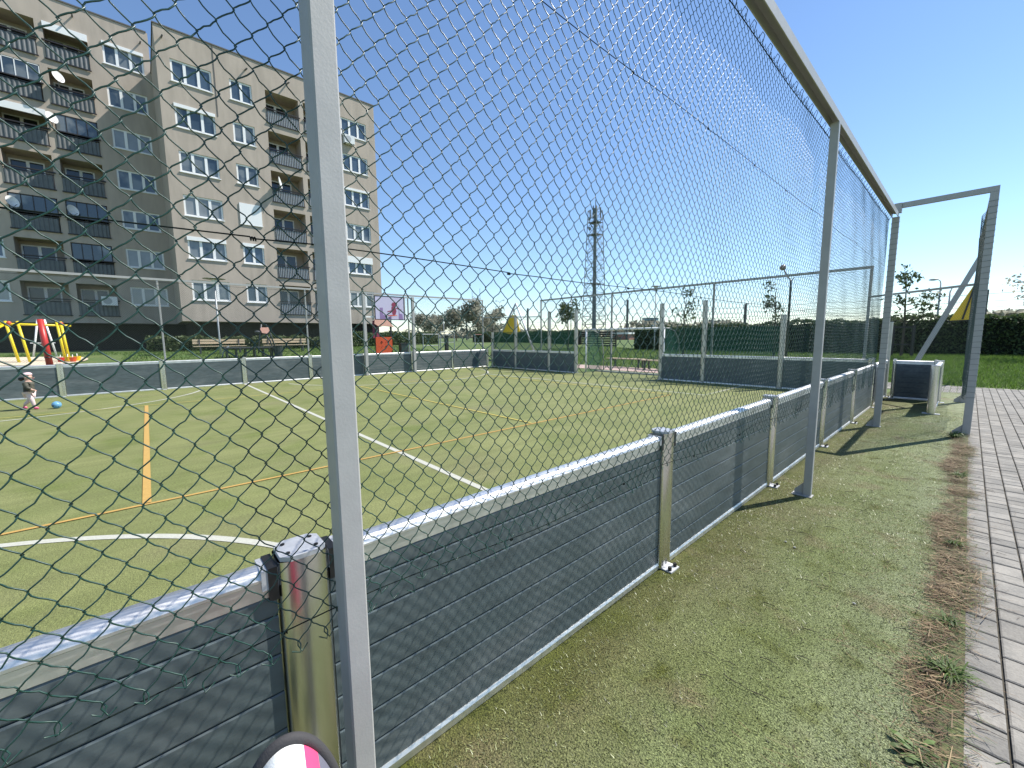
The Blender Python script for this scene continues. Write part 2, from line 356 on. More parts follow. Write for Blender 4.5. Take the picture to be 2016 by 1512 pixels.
# ------------------------------------------------------------------ board walls
def profile_prism(mb, prof, a, b, axis):
    """prof: list of (u,z); extruded along axis from a to b. axis 'y': u is x; axis 'x': u is y"""
    if axis == 'y': mb.prism([(u, a, z) for u, z in prof], (0, b-a, 0))
    else: mb.prism([(a, u, z) for u, z in prof], (b-a, 0, 0))
def wall_run(t, posts, c, axis, H=.952, pw=.15, tall={}, th=.56, near=False):
    """posts: positions along axis; c: centre line on the other axis. parts under thing t"""
    def bx(mb, u0, u1, a0, a1, z0, z1):
        if axis == 'y': mb.box(u0, u1, a0, a1, z0, z1)
        else: mb.box(a0, a1, u0, u1, z0, z1)
    for i in range(len(posts)-1):
        a, e = posts[i]+pw/2, posts[i+1]-pw/2
        p = MB()
        bx(p, c-.035*th, c+.035*th, a, e, .045, .850)                      # dark core seen in the grooves
        z = .0385
        while z < .845:
            z1 = min(z+.1245, .850); g = .0038
            for s in (-1, 1):
                u0, u1 = c+s*.034, c+s*.055
                lo, hi = min(u0, u1), max(u0, u1)
                r = .005
                prof = [(c+s*th*.034, z+g/2), (c+s*th*.050, z+g/2), (c+s*th*.055, z+g/2+r), (c+s*th*.055, z1-g/2-r), (c+s*th*.050, z1-g/2), (c+s*th*.034, z1-g/2)]
                profile_prism(p, prof, a, e, axis)
            z = z1
        p.build('panel', M['board'], t)
        q = MB(); half = [(.0385,.888),(.0385,.905),(.043,.909),(.043,.917),(.037,.928),(.022,.936)]
        prof = [(c-u, z) for u, z in half] + [(c, .939)] + [(c+u, z) for u, z in half[::-1]] + [(c+.033,.886),(c+.033,.852),(c-.033,.852),(c-.033,.886)]
        profile_prism(q, prof, a-.003, e+.003, axis); q.build('top_rail', M['alu'], t)
        q = MB(); prof = [(c-.07,.004),(c-.07,.034),(c-.058,.047),(c+.058,.047),(c+.07,.034),(c+.07,.004)]
        prof = [(c+(u-c)*th, z) for u, z in prof]; profile_prism(q, prof, a-.003, e+.003, axis); q.build('bottom_rail', M['alu'], t)
    for i, a in enumerate(posts):
        h = tall.get(i, H)
        q = MB(); prof = []
        n = 11
        for s in (1, -1):                                            # rounded nose on both faces, small step at the sides
            for k in range(n+1):
                an = -90*s + s*180*k/n
                prof.append((c + s*(.070*th + .045*th*math.cos(R(an))), a + pw*.46*math.sin(R(an))))
        P = [(u, v, .012) for u, v in prof] if axis == 'y' else [(v, u, .012) for u, v in prof]
        if axis == 'x': P = P[::-1]
        k_ = len(P); q.add(P + [(x, y, h) for x, y, z in P], [(m_, (m_+1) % k_, k_+(m_+1) % k_, k_+m_) for m_ in range(k_)])   # open extrusion, closed by the cap plate
        po = q.build('post', M['polish'] if h == H else M['alu_dull'], t, True)
        k = MB(); e_ = pw*.42; oc = [(-.114*th,-e_*.6),(-.075*th,-e_),(.075*th,-e_),(.114*th,-e_*.6),(.114*th,e_*.6),(.075*th,e_),(-.075*th,e_),(-.114*th,e_*.6)]
        k.prism([((c+u, a+v) if axis == 'y' else (a+v, c+u)) + (h,) for u, v in oc][::(1 if axis == 'y' else -1)], (0, 0, .014))
        cp = k.build('post_cap', M['cap'], po)
        if near:
            for u, v in ((-.06*th,-e_*.62),(-.06*th,e_*.62),(.06*th,-e_*.62),(.06*th,e_*.62)):
                MB().tube([(c+u, a+v, h+.0145), (c+u, a+v, h+.0175)], .0065, 8).build('screw', M['bolt'], po)
        f = MB()
        if axis == 'y': f.box(c-.125, c+.125, a-.055, a+.055, .001, .011)
        else: f.box(a-.055, a+.055, c-.125, c+.125, .001, .011)
        fp = f.build('foot_plate', M['cap'], po)
        if near:
            for u, v in ((-.102,-.036),(-.102,.036),(.102,-.036),(.102,.036)):
                MB().tube([(c+u, a+v, .011), (c+u, a+v, .034)], .013, 6).build('anchor_bolt', M['bolt'], po)
        if near and h == H:                                          # cast rail sockets and black corner pieces beside the post head
            for sg in (-1, 1):
                if (sg < 0 and i == 0) or (sg > 0 and i == len(posts)-1): continue
                y0, y1 = a+sg*pw*.47, a+sg*(pw*.5+.05)
                g = MB(); bx(g, c-.082*th, c+.082*th, y0, y1-sg*.012, .882, .941); g.build('rail_socket', M['cap'], po)
                g = MB(); bx(g, c-.086*th, c+.086*th, y0+sg*.001, y0+sg*.026, .845, .945); g.build('corner_piece', M['black'], po)

PY = [.30+2.26*k for k in range(-2, 7)]; PY[-1] = 13.79
t = thing('board_wall', 'long dark plank pitch wall with shiny aluminium posts, right behind the nearest mesh fence', 'board wall', (-1.335, 0, 0), 'dark plank walls round the pitch')
wall_run(t, PY, -1.335, 'y', tall={len(PY)-1: 1.86}, near=True)
t = thing('board_wall', 'sunlit grey plank wall along the far long side of the pitch, in front of the flats', 'board wall', (-17.46, 0, 0), 'dark plank walls round the pitch')
wall_run(t, [.32+2.245*k for k in range(-3, 6)] + [13.79], -17.46, 'y')
t = thing('board_wall', 'shaded black plank end wall left of the goal opening', 'board wall', (-14, 13.86, 0), 'dark plank walls round the pitch')
wall_run(t, [-17.05, -15.2, -12.9, -11.33], 13.86, 'x', tall={0: 1.83, 1: 2.64, 2: 2.72, 3: 2.72})
t = thing('board_wall', 'shaded black plank end wall right of the goal opening', 'board wall', (-4.5, 13.86, 0), 'dark plank walls round the pitch')
wall_run(t, [-7.4, -5.88, -3.63, -1.62], 13.86, 'x', tall={0: 2.72, 1: 2.72, 2: 2.15})
t = thing('entrance_screen', 'short angled dark plank screen with metal edges, past the portal frame beside the paving', 'screen', (-.33, 12.5, 0))
wall_run(t, [-1.16, -.46], 13.64, 'x', pw=.07); wall_run(t, [11.46, 13.44], -.385, 'y', pw=.12)

# ------------------------------------------------------------------ chain link
def net_detail(y0, y1, z0f, z1, x, parent, sub, sides, rad, mesh_name='chain_link_net'):
    """interlocking zigzag spirals in the plane x, columns 0.03 apart"""
    HY, HZ = .0300, .0333
    ncol = int((y1-y0)/HY); allV = []; allF = []; base = 0
    zb = 1.586
    for c in range(ncol):
        yc = y0 + c*HY
        lo = z0f(yc+HY/2) + RNG.uniform(-.012, .012)
        k0 = int(math.ceil((lo - zb)/HZ)); k1 = int((z1 - zb)/HZ)
        ks = np.arange(k0, k1)                                        # segment from node k to k+1 (going up)
        tt = np.linspace(0, 1, sub, endpoint=False)
        K = np.repeat(ks, sub).astype(float); T = np.tile(tt, len(ks))
        K = np.append(K, k1); T = np.append(T, 0.)
        par = ((K.astype(int) + c) % 2)                               # 0: left->right going up
        s = T - .045*np.sin(2*math.pi*T)
        s = np.where(par == 0, s, 1-s)
        y = yc - .0016 + s*(HY+.0032)
        zz = zb + (K+T)*HZ - .0024*np.sin(math.pi*T)
        xx = x + np.where(par == 0, 1, -1)*.0023*np.sin(math.pi*T)
        P = np.stack([xx, y, zz], 1)
        # loose hook at the lower end
        e = P[0]; sg = 1 if (k0 + c) % 2 == 0 else -1
        hook = np.array([[e[0]+.006, e[1]+sg*.019, e[2]-.010], [e[0]+.009, e[1]+sg*.002+RNG.uniform(-.006, .006), e[2]-.020], [e[0]+.003, e[1]-sg*.002, e[2]-.006]])
        P = np.vstack([hook, P])
        # slow waves of the loose mesh
        yy, zz = P[:, 1].copy(), P[:, 2].copy()
        low = np.clip((1.15-zz)/.35, 0, 1)**2
        fd = np.clip(1-(yy-3)/4, .3, 1); P[:, 0] += fd*(.010*np.sin(2.3*yy+1.7*zz) + .008*np.sin(5.1*yy-2.1*zz+1)) + low*(.020*np.sin(9*yy)+.012*np.sin(23*yy+2)) + np.clip((yy-3)/4, 0, 1)*.002*np.sin(9*yy+5*zz)
        P[:, 1] += .005*np.sin(3.1*zz+.8*yy) + .003*np.sin(11*zz+7*yy)
        P[:, 2] += .005*np.sin(2.7*yy+.4) + .003*np.sin(8.3*yy+5*zz) + low*.008*np.sin(31*yy)
        P += RNG.normal(0, .0006, P.shape)
        n = len(P); D = np.gradient(P, axis=0); D /= np.linalg.norm(D, axis=1, keepdims=True)
        A = np.cross(D, np.array([1., 0, 0])); A /= np.linalg.norm(A, axis=1, keepdims=True); B = np.cross(D, A)
        an = np.arange(sides)*2*math.pi/sides
        V = P[:, None, :] + rad*(A[:, None, :]*np.cos(an)[None, :, None] + B[:, None, :]*np.sin(an)[None, :, None])
        i, j = np.meshgrid(np.arange(n-1), np.arange(sides), indexing='ij'); j2 = (j+1) % sides
        F = np.stack([i*sides+j, i*sides+j2, (i+1)*sides+j2, (i+1)*sides+j], -1).reshape(-1, 4) + base
        allV.append(V.reshape(-1, 3)); allF.append(F); base += n*sides
    return fast_mesh(mesh_name, np.concatenate(allV), np.concatenate(allF), M['wire'], parent, True)

def net_plain(p0, p1, z0, z1, parent, m, rad=.0013, HU=.03, HZ=.0333, name='chain_link_net', wave=.01):
    """straight-wire mesh between two ground points"""
    p0 = np.array(p0, float); p1 = np.array(p1, float); L_ = np.linalg.norm(p1-p0); d = (p1-p0)/L_; nrm = np.array([-d[1], d[0]])
    nu = int(L_/HU); nz = int((z1-z0)/HZ)
    def node(u, k):
        s = u*HU; z = z0 + k*HZ; wv = wave*np.sin(2.1*s+1.3*z) + wave*.6*np.sin(5.3*s)
        return np.stack([p0[0]+d[0]*s+nrm[0]*wv, p0[1]+d[1]*s+nrm[1]*wv, z + 0*s], -1)
    u, k = np.meshgrid(np.arange(nu), np.arange(nz), indexing='ij'); u = u.ravel(); k = k.ravel(); par = (u+k) % 2
    A = node(u+par, k); B = node(u+1-par, k+1)
    D = B-A; D /= np.linalg.norm(D, axis=1, keepdims=True); X = np.tile(np.array([nrm[0], nrm[1], 0.]), (len(D), 1)); Y = np.cross(D, X)
    an = np.arange(3)*2*math.pi/3
    ring = rad*(X[:, None]*np.cos(an)[None, :, None] + Y[:, None]*np.sin(an)[None, :, None])
    V = np.concatenate([A[:, None]+ring, B[:, None]+ring], 1).reshape(-1, 3); n = len(A)
    F = (np.array([[0,1,4,3],[1,2,5,4],[2,0,3,5]])[None] + (np.arange(n)*6)[:, None, None]).reshape(-1, 4)
    return fast_mesh(name, V, F, m, parent)

FG = 'mesh fences round the pitch'
t = thing('mesh_fence', 'tall green chain-link fence on grey steel posts, the nearest one across most of the view', 'fence', (-.97, 4.5, 0), FG)
def zbot(y): return .855 + .05*max(0, min(1, (.1-y)/.35)) + .035*math.sin(1.1*y+.4) + (-.12*sm((y-4.7)/.6)) + .03*sm((y-1.2)/1.5)
net_detail(-1.5, 4.78, zbot, 3.46, -1.022, t, 5, 5, .00148)
net_detail(4.78, 9.24, zbot, 3.46, -1.022, t, 3, 4, .00148)
for yc, x0, x1, wy in ((-4.2, -1.015, -.945, .045), (.329, -1.013, -.947, .054), (4.76, -.98, -.915, .05), (9.26, -.99, -.90, .06)):
    p = MB().rbox(x0, x1, yc-wy/2, yc+wy/2, 0, 3.47, .004).build('post', M['paint'], t)
    g = MB(); g.prism([(x0, yc-.005, .002), (x0-.075, yc-.005, .002), (x0-.075, yc-.005, .05), (x0, yc-.005, .135)], (0, .01, 0)); g.build('gusset', M['paint'], p)
    g = MB().box(x0-.09, x1+.012, yc-.05, yc+.05, .001, .010); g.build('base_plate', M['paint'], p)
b = MB(); b.prism([(-1.0, -4.23, 3.472), (-.993, -4.23, 3.472), (-.993, -4.23, 3.538), (-.925, -4.23, 3.538), (-.925, -4.23, 3.472), (-.918, -4.23, 3.472), (-.918, -4.23, 3.545), (-1.0, -4.23, 3.545)], (0, 13.54, 0))
b.build('top_beam', M['paint'], t)           # channel open below, a hollow added to darken the beam's underside
def wire_line(y0, y1, z, name, sag=.004, r=.0016, knots=True):
    pts = []
    for n_, y in enumerate(np.arange(y0, y1+.001, .12)):
        x = -1.028+.006*math.sin(3*y); zz = z + sag*math.sin(y*4.1); pts.append((x, y, zz))
        if knots and n_ % 6 == 2:            # the wire is twisted round a mesh node here
            pts += [(x+.0035*math.sin(a), y+.0007*a, zz+.0035*(math.cos(a)-1)) for a in np.arange(.8, 18, .8)]
    return MB().tube(pts, r, 5).build(name, M['wire_dark'], t)
wire_line(-1.5, 9.24, 1.812, 'tension_wire'); wire_line(-1.5, 9.24, 2.705, 'tension_wire'); wire_line(-1.5, 9.24, .90, 'tension_wire', .02); wire_line(-1.5, 9.24, 3.425, 'tension_wire', .002, .003, False)
pts = []                                     # one lacing wire looping between the beam and the top of the mesh
for k in range(-3, 62): y = .15*k; pts += [(-1.026, y, 3.425), (-1.006, y+.02, 3.470), (-1.006, y+.06, 3.470), (-1.03, y+.09, 3.435)]
MB().tube(pts, .0022, 4).build('top_lacing', M['wire_dark'], t)
def lacing(xc, yc, hx, hy, z0, z1, par, pitch=.085):
    pts = []; z = z0; k = 0; cs = ((-1, -1), (1, -1), (1, 1), (-1, 1))
    while z < z1: sx, sy = cs[k % 4]; pts.append((xc+sx*(hx+.0025), yc+sy*(hy+.0025), z + random.uniform(-.006, .006))); z += pitch/4*(.25 if k % 4 == 0 else 1.25); k += 1
    MB().tube(pts, .0022, 5).build('wire_lacing', M['wire'], par)
lacing(-.945, 9.26, .046, .03, 1.0, 3.44, t)

t = thing('mesh_fence', 'open grey portal frame with a mesh side, standing over the edge of the paving', 'fence', (.08, 11.6, 0), FG)
for xc, yc in ((.085, 9.36), (.03, 13.85)):
    p = MB().rbox(xc-.045, xc+.045, yc-.03, yc+.03, 0, 3.62, .004).build('post', M['paint'], t)
    MB().prism([(xc-.045, yc-.005, .002), (xc-.15, yc-.005, .002), (xc-.15, yc-.005, .06), (xc-.045, yc-.005, .17)], (0, .01, 0)).build('gusset', M['paint'], p)
lacing(.085, 9.36, .045, .03, .6, 3.55, t)
MB().box(-.89, .13, 9.33, 9.39, 3.622, 3.70).build('cross_beam', M['paint'], t)
MB().box(-.985, -.892, 9.312, 9.39, 3.548, 3.70).build('beam_corner', M['paint'], t)
MB().bar((.085, 9.392, 3.661), (.03, 13.88, 3.661), .07, .075).build('side_beam', M['paint'], t)
net_plain((.048, 9.42), (.0, 13.8), .55, 3.60, t, M['wire'], .0017, wave=.03)
MB().bar((.03, 13.88, 2.66), (-2.03, 15.97, 2.66), .05, .05).build('corner_rail', M['paint'], t)
net_plain((.0, 13.9), (-2.0, 15.95), .15, 2.62, t, M['wire'], .0014)

t = thing('mesh_fence', 'tall mesh fence with pale posts along the far long side, below the flats', 'fence', (-17.7, 4.5, 0), FG)
for y in (-8.6, -4.1, .42, 4.84, 9.3, 13.72): MB().rbox(-17.73, -17.67, y-.025, y+.025, 0, 3.53).build('post', M['paint'], t)
MB().box(-17.74, -17.66, -8.63, 13.75, 3.532, 3.60).build('top_beam', M['paint'], t)
net_plain((-17.64, -5.2), (-17.64, 13.7), .95, 3.50, t, M['fnet'], .0012)
MB().bar((-17.7, 13.75, 2.66), (-15.5, 15.97, 2.66), .05, .05).build('corner_rail', M['paint'], t)
net_plain((-17.64, 13.78), (-15.5, 15.95), .15, 2.62, t, M['fnet'], .0012)
MB().tube([(-17.64, y, 3.47) for y in np.arange(-8.6, 13.7, .5)], .004, 4).build('tension_wire', M['wire_dark'], t)
t = thing('mesh_fence', 'tall mesh fence on slim grey posts behind the goal at the far end', 'fence', (-8.8, 16, 0), FG)
for x in (-15.5, -11.0, -6.5, -2.05): MB().rbox(x-.035, x+.035, 15.97, 16.03, 0, 3.48).build('post', M['paint'], t)
MB().box(-15.54, -2.01, 15.965, 16.035, 3.482, 3.56).build('top_beam', M['paint'], t)
net_plain((-15.45, 15.95), (-2.1, 15.95), .08, 3.45, t, M['fnet'], .0012)
MB().tube([(x, 15.95, 3.42) for x in np.arange(-15.4, -2.1, .5)], .004, 4).build('tension_wire', M['wire_dark'], t)
# low green netting on the end wall posts
for x0, x1, lb in ((-17.0, -11.4, 'dark green netting stretched above the black end wall left of the goal'), (-7.3, -3.7, 'dark green netting stretched above the black end wall right of the goal')):
    g = MB(); n = 24
    P = [(x0+(x1-x0)*i/n, 13.93+.03*math.sin(i*.9), z) for z in (.965, 1.85) for i in range(n+1)]
    g.add(P, [(i, i+1, n+2+i, n+1+i) for i in range(n)])
    tag(g.build('green_netting', M['greennet']), lb, 'netting', 'green nets above the end walls')

# ------------------------------------------------------------------ goal
t = thing('football_goal', 'white football goal with curved net supports and green net in the end wall opening', 'goal', (-9.5, 14.5, 0))
for x in (-11.24, -7.62): MB().tube([(x, 14.45, 0), (x, 14.45, 1.86)], .04, 12).build('goal_post', M['white'], t, True)
MB().tube([(-11.28, 14.45, 1.87), (-7.58, 14.45, 1.87)], .04, 12).build('crossbar', M['white'], t, True)
for x in (-11.2, -7.62):
    pts = [(x, 14.45, 1.87), (x+.05, 14.8, 1.86), (x+.08, 15.15, 1.74), (x+.1, 15.4, 1.45), (x+.1, 15.52, 1.0), (x+.1, 15.56, .05)]
    MB().tube(pts, .022, 8).build('net_support', M['steel'], t, True)
prof = [(14.47, 1.85), (14.8, 1.84), (15.15, 1.72), (15.4, 1.43), (15.5, 1.0), (15.54, .05)]
for x in (-11.16, -7.56): MB().add([(x, y, z) for y, z in prof] + [(x, 14.47, .05)], [tuple(range(7))]).build('goal_net', M['greennet'], t)
net_plain((-11.1, 15.50), (-7.6, 15.50), .05, 1.1, t, M['fnet'], .0015, .06, .06, 'goal_back_net', .03)

# ------------------------------------------------------------------ basketball goal on the far wall
t = thing('basketball_goal', 'printed lilac basketball backboard between two tall grey posts on the far wall', 'basketball goal', (-17.3, 8.2, 0))
for y in (7.03, 9.33): MB().rbox(-17.36, -17.24, y-.06, y+.06, 0, 3.46).build('post', M['paint'], t)
for y in (7.42, 8.92): MB().rbox(-17.36, -17.29, y-.03, y+.03, 2.4, 3.44).build('bracket', M['paint'], t)
MB().bar((-17.32, 7.09, 2.52), (-17.32, 9.27, 2.52), .06, .06).build('crossbar', M['white'], t); MB().bar((-17.32, 7.09, 3.43), (-17.32, 9.27, 3.43), .05, .05).build('crossbar', M['paint'], t)
bd = MB().box(-17.25, -17.225, 7.50, 8.84, 2.43, 3.41).build('backboard', M['lilac'], t)
f = MB()
for a in ((7.47, 7.50, 2.40, 3.44), (8.84, 8.87, 2.40, 3.44), (7.50, 8.84, 2.40, 2.43), (7.50, 8.84, 3.41, 3.44)): f.box(-17.26, -17.218, *a)
f.build('backboard_frame', M['black'], bd)
gx = -17.2215
def poly(mb, pts): mb.prism([(gx-.003, y, z) for y, z in pts], (.004, 0, 0))
k = MB(); k.cur = 0
poly(k, [(8.24, 3.06), (8.30, 3.17), (8.44, 3.18), (8.47, 3.06), (8.43, 2.98), (8.30, 2.98)])
poly(k, [(8.25, 2.98), (8.42, 2.97), (8.48, 2.80), (8.42, 2.62), (8.30, 2.62), (8.24, 2.80)])
poly(k, [(8.05, 2.78), (8.24, 2.83), (8.24, 2.78), (8.05, 2.74)]); poly(k, [(8.46, 2.95), (8.72, 2.87), (8.72, 2.84), (8.46, 2.91)])
k.build('printed_figure', M['magenta'], bd)
k = MB(); poly(k, [(7.70, 2.44), (7.70, 2.92), (7.84, 2.93), (7.84, 2.62), (8.0, 2.6), (8.02, 2.44)]); poly(k, [(8.58, 2.44), (8.60, 3.08), (8.62, 2.7), (8.76, 2.66), (8.78, 2.44)]); poly(k, [(8.05, 2.44), (8.22, 2.66), (8.24, 2.44)])
k.build('printed_skyline', M['purple'], bd)
MB().tube([(-17.0+.2*math.cos(a), 8.17+.2*math.sin(a), 2.58) for a in np.linspace(0, 2*math.pi, 20)], .012, 6).build('hoop', M['orange'], t)

# ------------------------------------------------------------------ apartment building
FX, LX = -36., -42.5
t = thing('apartment_building', 'beige six and seven storey block of flats with white windows and dark loggias', 'building', (FX, 5, .9))
def facade(mb, X, y0, y1, z0, z1, holes):
    ys = sorted({y0, y1, *[h[0] for h in holes], *[h[1] for h in holes]}); zs = sorted({z0, z1, *[h[2] for h in holes], *[h[3] for h in holes]})
    for i in range(len(ys)-1):
        for j in range(len(zs)-1):
            cy, cz = (ys[i]+ys[i+1])/2, (zs[j]+zs[j+1])/2
            if any(h[0] < cy < h[1] and h[2] < cz < h[3] for h in holes): continue
            mb.add([(X, ys[i], zs[j]), (X, ys[i+1], zs[j]), (X, ys[i+1], zs[j+1]), (X, ys[i], zs[j+1])], [(0,1,2,3)])
    for a, b_, c, d, dp in holes:
        B = X-dp
        mb.add([(X,a,c),(X,b_,c),(X,b_,d),(X,a,d),(B,a,c),(B,b_,c),(B,b_,d),(B,a,d)], [(0,4,5,1),(1,5,6,2),(2,6,7,3),(3,7,4,0),(4,7,6,5)])
def window(X, a, b_, c, d, n, shutter=0, dp=.14, m='glass'):
    """white frame with n lights, panes and sill; X: facade plane"""
    f = MB(); x0, x1 = X-dp+.01, X-dp+.075; fw = .105
    f.box(x0, x1, a, b_, c, c+fw); f.box(x0, x1, a, b_, d-fw, d); f.box(x0, x1, a, a+fw, c+fw, d-fw); f.box(x0, x1, b_-fw, b_, c+fw, d-fw)
    for k in range(1, n):
        y = a+(b_-a)*k/n; f.box(x0, x1+.01, y-fw*.75, y+fw*.75, c+fw, d-fw)
    fr = f.build('window', M['white'], t)
    MB().box(X-dp+.012, X-dp+.032, a+fw-.01, b_-fw+.01, c+fw-.01, d-fw+.01).build('pane', M[m], fr)
    if dp < .3: MB().box(X-.05, X+.07, a-.05, b_+.05, c-.05, c-.004).build('sill', M['white'], fr)
    if shutter: MB().box(X-.03, X+.06, a-.02, b_+.02, d-shutter*(d-c), d+.10).build('roller_shutter', M['white'], fr)
NF = 6; ZA = lambda i: 19.80-2.815*i
holes = []; wins = []; logs = []
for i in range(NF):
    zt = ZA(i)
    for a, b_, n in ((2.66, 4.84, 3), (5.86, 7.20, 2), (13.47, 15.60, 3)):
        holes.append((a, b_, zt-1.36, zt, .14)); wins.append((FX, a, b_, zt-1.36, zt, n))
    for a, b_ in ((8.05, 10.28), (10.62, 12.85)):
        holes.append((a, b_, zt-2.22, zt+.06, 1.5)); logs.append((FX, a, b_, zt-2.22, zt+.06, 0, i))
W = MB(); facade(W, FX, 1.97, 16.36, 2.90, 21.56, holes)
holesL = []; 
for i in range(7):
    zt = 22.58-2.825*i
    holesL.append((-.58, 1.58, zt-1.36, zt, .14)); wins.append((LX, -.58, 1.58, zt-1.36, zt, 3))
    for a, b_ in ((-3.38, -1.30), (-5.95, -3.74)):
        holesL.append((a, b_, zt-2.24, zt+.05, 1.5)); logs.append((LX, a, b_, zt-2.24, zt+.05, 1, i))
    for a, b_ in ((-8.5, -6.4), (-12.2, -10.0)):
        holesL.append((a, b_, zt-1.36, zt, .14)); wins.append((LX, a, b_, zt-1.36, zt, 3))
facade(W, LX, -15, 1.97, 2.90, 24.25, holesL)
# return wall, right gable, undersides, roofs
W.add([(FX,1.97,2.9),(LX,1.97,2.9),(LX,1.97,21.56),(FX,1.97,21.56)], [(0,3,2,1)])
W.add([(FX,16.36,2.9),(-48,16.36,2.9),(-48,16.36,21.56),(FX,16.36,21.56)], [(0,1,2,3)])
W.add([(LX,1.97,21.56),(-48,1.97,21.56),(-48,1.97,24.25),(LX,1.97,24.25)], [(0,1,2,3)])
W.add([(FX,1.97,2.9),(FX,16.36,2.9),(-48,16.36,2.9),(-48,1.97,2.9)], [(0,3,2,1)]); W.add([(LX,-15,2.9),(LX,1.97,2.9),(-48,1.97,2.9),(-48,-15,2.9)], [(0,3,2,1)])
W.add([(-48,-15,2.9),(-48,16.36,2.9),(-48,16.36,21.56),(-48,-15,21.56)], [(0,3,2,1)]); W.add([(LX,-15,2.9),(-48,-15,2.9),(-48,-15,24.25),(LX,-15,24.25)], [(0,3,2,1)])
wall = W.build('wall', M['stucco'], t)
RF = MB(); RF.box(FX-.4, FX+.05, 1.92, 16.41, 21.562, 21.64); RF.box(-48, FX-.402, 1.92, 16.41, 21.5, 21.60); RF.box(LX-.4, LX+.05, -15, 1.9, 24.252, 24.34); RF.box(-48, LX-.402, -15, 1.9, 24.2, 24.3)
RF.build('roof', M['stucco_top'], t)
GF = MB(); GF.box(-47.5, -37.4, 2.6, 16.0, .4, 2.895); GF.box(-47.6, -43.6, -14.5, 2.55, .4, 2.894); GF.build('ground_floor', M['brick_dark'], t)
sh_over = {(FX, 5.86, 3): 1.0, (FX, 2.66, 4): .12, (FX, 5.86, 4): .10, (FX, 13.47, 4): .32, (FX, 2.66, 1): .08, (FX, 13.47, 2): .06, (LX, -.58, 0): .08}
cnt = {}; wr = random.Random(11)
for X, a, b_, c, d, n in wins:
    key = (X, a); i = cnt.get(key, 0); cnt[key] = i+1
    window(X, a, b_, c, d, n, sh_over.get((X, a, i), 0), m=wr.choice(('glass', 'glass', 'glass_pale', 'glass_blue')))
rs = random.Random(3)
for X, a, b_, c, d, kind, i in logs:
    # balcony door and window at the back of the loggia
    f = MB(); B = X-1.5; m_ = a+(b_-a)*.42; fw = .08
    for p0, p1, q0, q1 in ((a+.08, m_, c+.95, d-.25), (m_, b_-.5, c+.12, d-.25)):
        f.box(B+.01, B+.07, p0, p1, q0, q0+fw); f.box(B+.01, B+.07, p0, p1, q1-fw, q1); f.box(B+.01, B+.07, p0, p0+fw, q0+fw, q1-fw); f.box(B+.01, B+.07, p1-fw, p1, q0+fw, q1-fw)
    fr = f.build('balcony_door', M['white'], t)
    g = MB(); g.box(B+.012, B+.03, a+.15, m_-.07, c+1.02, d-.32); g.box(B+.012, B+.03, m_+.07, b_-.57, c+.19, d-.32); g.build('pane', M['glass_dark'], fr)
    if kind == 0:
        r = MB(); r.box(X+.02, X+.10, a-.07, b_+.07, c+.98, c+1.03); r.box(X+.03, X+.07, a, b_, c+.86, c+.90); r.box(X+.02, X+.08, a-.03, b_+.03, c+.0, c+.05)
        y = a+.03
        while y < b_: r.box(X+.031, X+.045, y, y+.055, c+.05, c+.86); y += .118
        rl = r.build('railing', M['bar_black'], t)
        MB().box(X+.012, X+.03, a+.02, b_-.02, c+.06, c+.85).build('infill_panel', M['infill'], rl)
    else:
        r = MB(); r.box(X+.02, X+.14, a-.1, b_+.1, c+1.10, c+1.17); r.box(X+.03, X+.09, a-.02, b_+.02, c+.95, c+1.0); r.box(X+.03, X+.10, a-.05, b_+.05, c-.02, c+.05)
        rl = r.build('railing', M['rail_dark'], t)
        p = MB(); y = a+.01; k = 0                                   # folded sheet
        V = []
        while y < b_-.01: V.append((y, X+.035+(.035 if k % 4 in (1, 2) else 0))); y += .055; k += 1
        p.add([(x, y, z) for z in (c+.05, c+.92) for y, x in V], [(q, q+1, len(V)+q+1, len(V)+q) for q in range(len(V)-1)])
        p.build('infill_panel', M['corr_a'], rl)
        glazed = (a < -3.5 and i in (1, 4)) or (a > -3.5 and i in (2, 4, 5))
        if glazed:
            z0, z1 = c+1.17, d-.02
            g = MB()
            for q in range(5): yy = a+.04+(b_-a-.08)*q/4; g.box(X-.06, X-.01, yy-.025, yy+.025, z0, z1)
            g.box(X-.06, X-.01, a, b_, z1-.05, z1)
            gl = g.build('loggia_glazing', M['rail_dark'] if i != 1 else M['white'], t)
            MB().box(X-.04, X-.03, a+.02, b_-.02, z0, z1-.05).build('pane', M['glass'], gl)
        elif (a < -3.5 and i == 2) or (a > -3.5 and i == 0):
            MB().box(X+.0, X+.08, a, b_, d-.42, d+.02).build('awning_box', M['white'], t)
# short vent pipes under the parapet
for X, y, z in ((FX, 2.35, 20.9), (FX, 6.9, 20.75), (FX, 9.6, 20.85), (LX, -1.9, 23.6), (LX, 1.5, 23.4)):
    MB().tube([(X-.05, y, z), (X+.45, y+.02, z-.12)], .05, 8).build('vent_pipe', M['stucco_top'], t)
MB().box(FX+.003, FX+.02, 4.99, 5.05, 17, 21.5).build('wall_cable', M['stucco_top'], t)

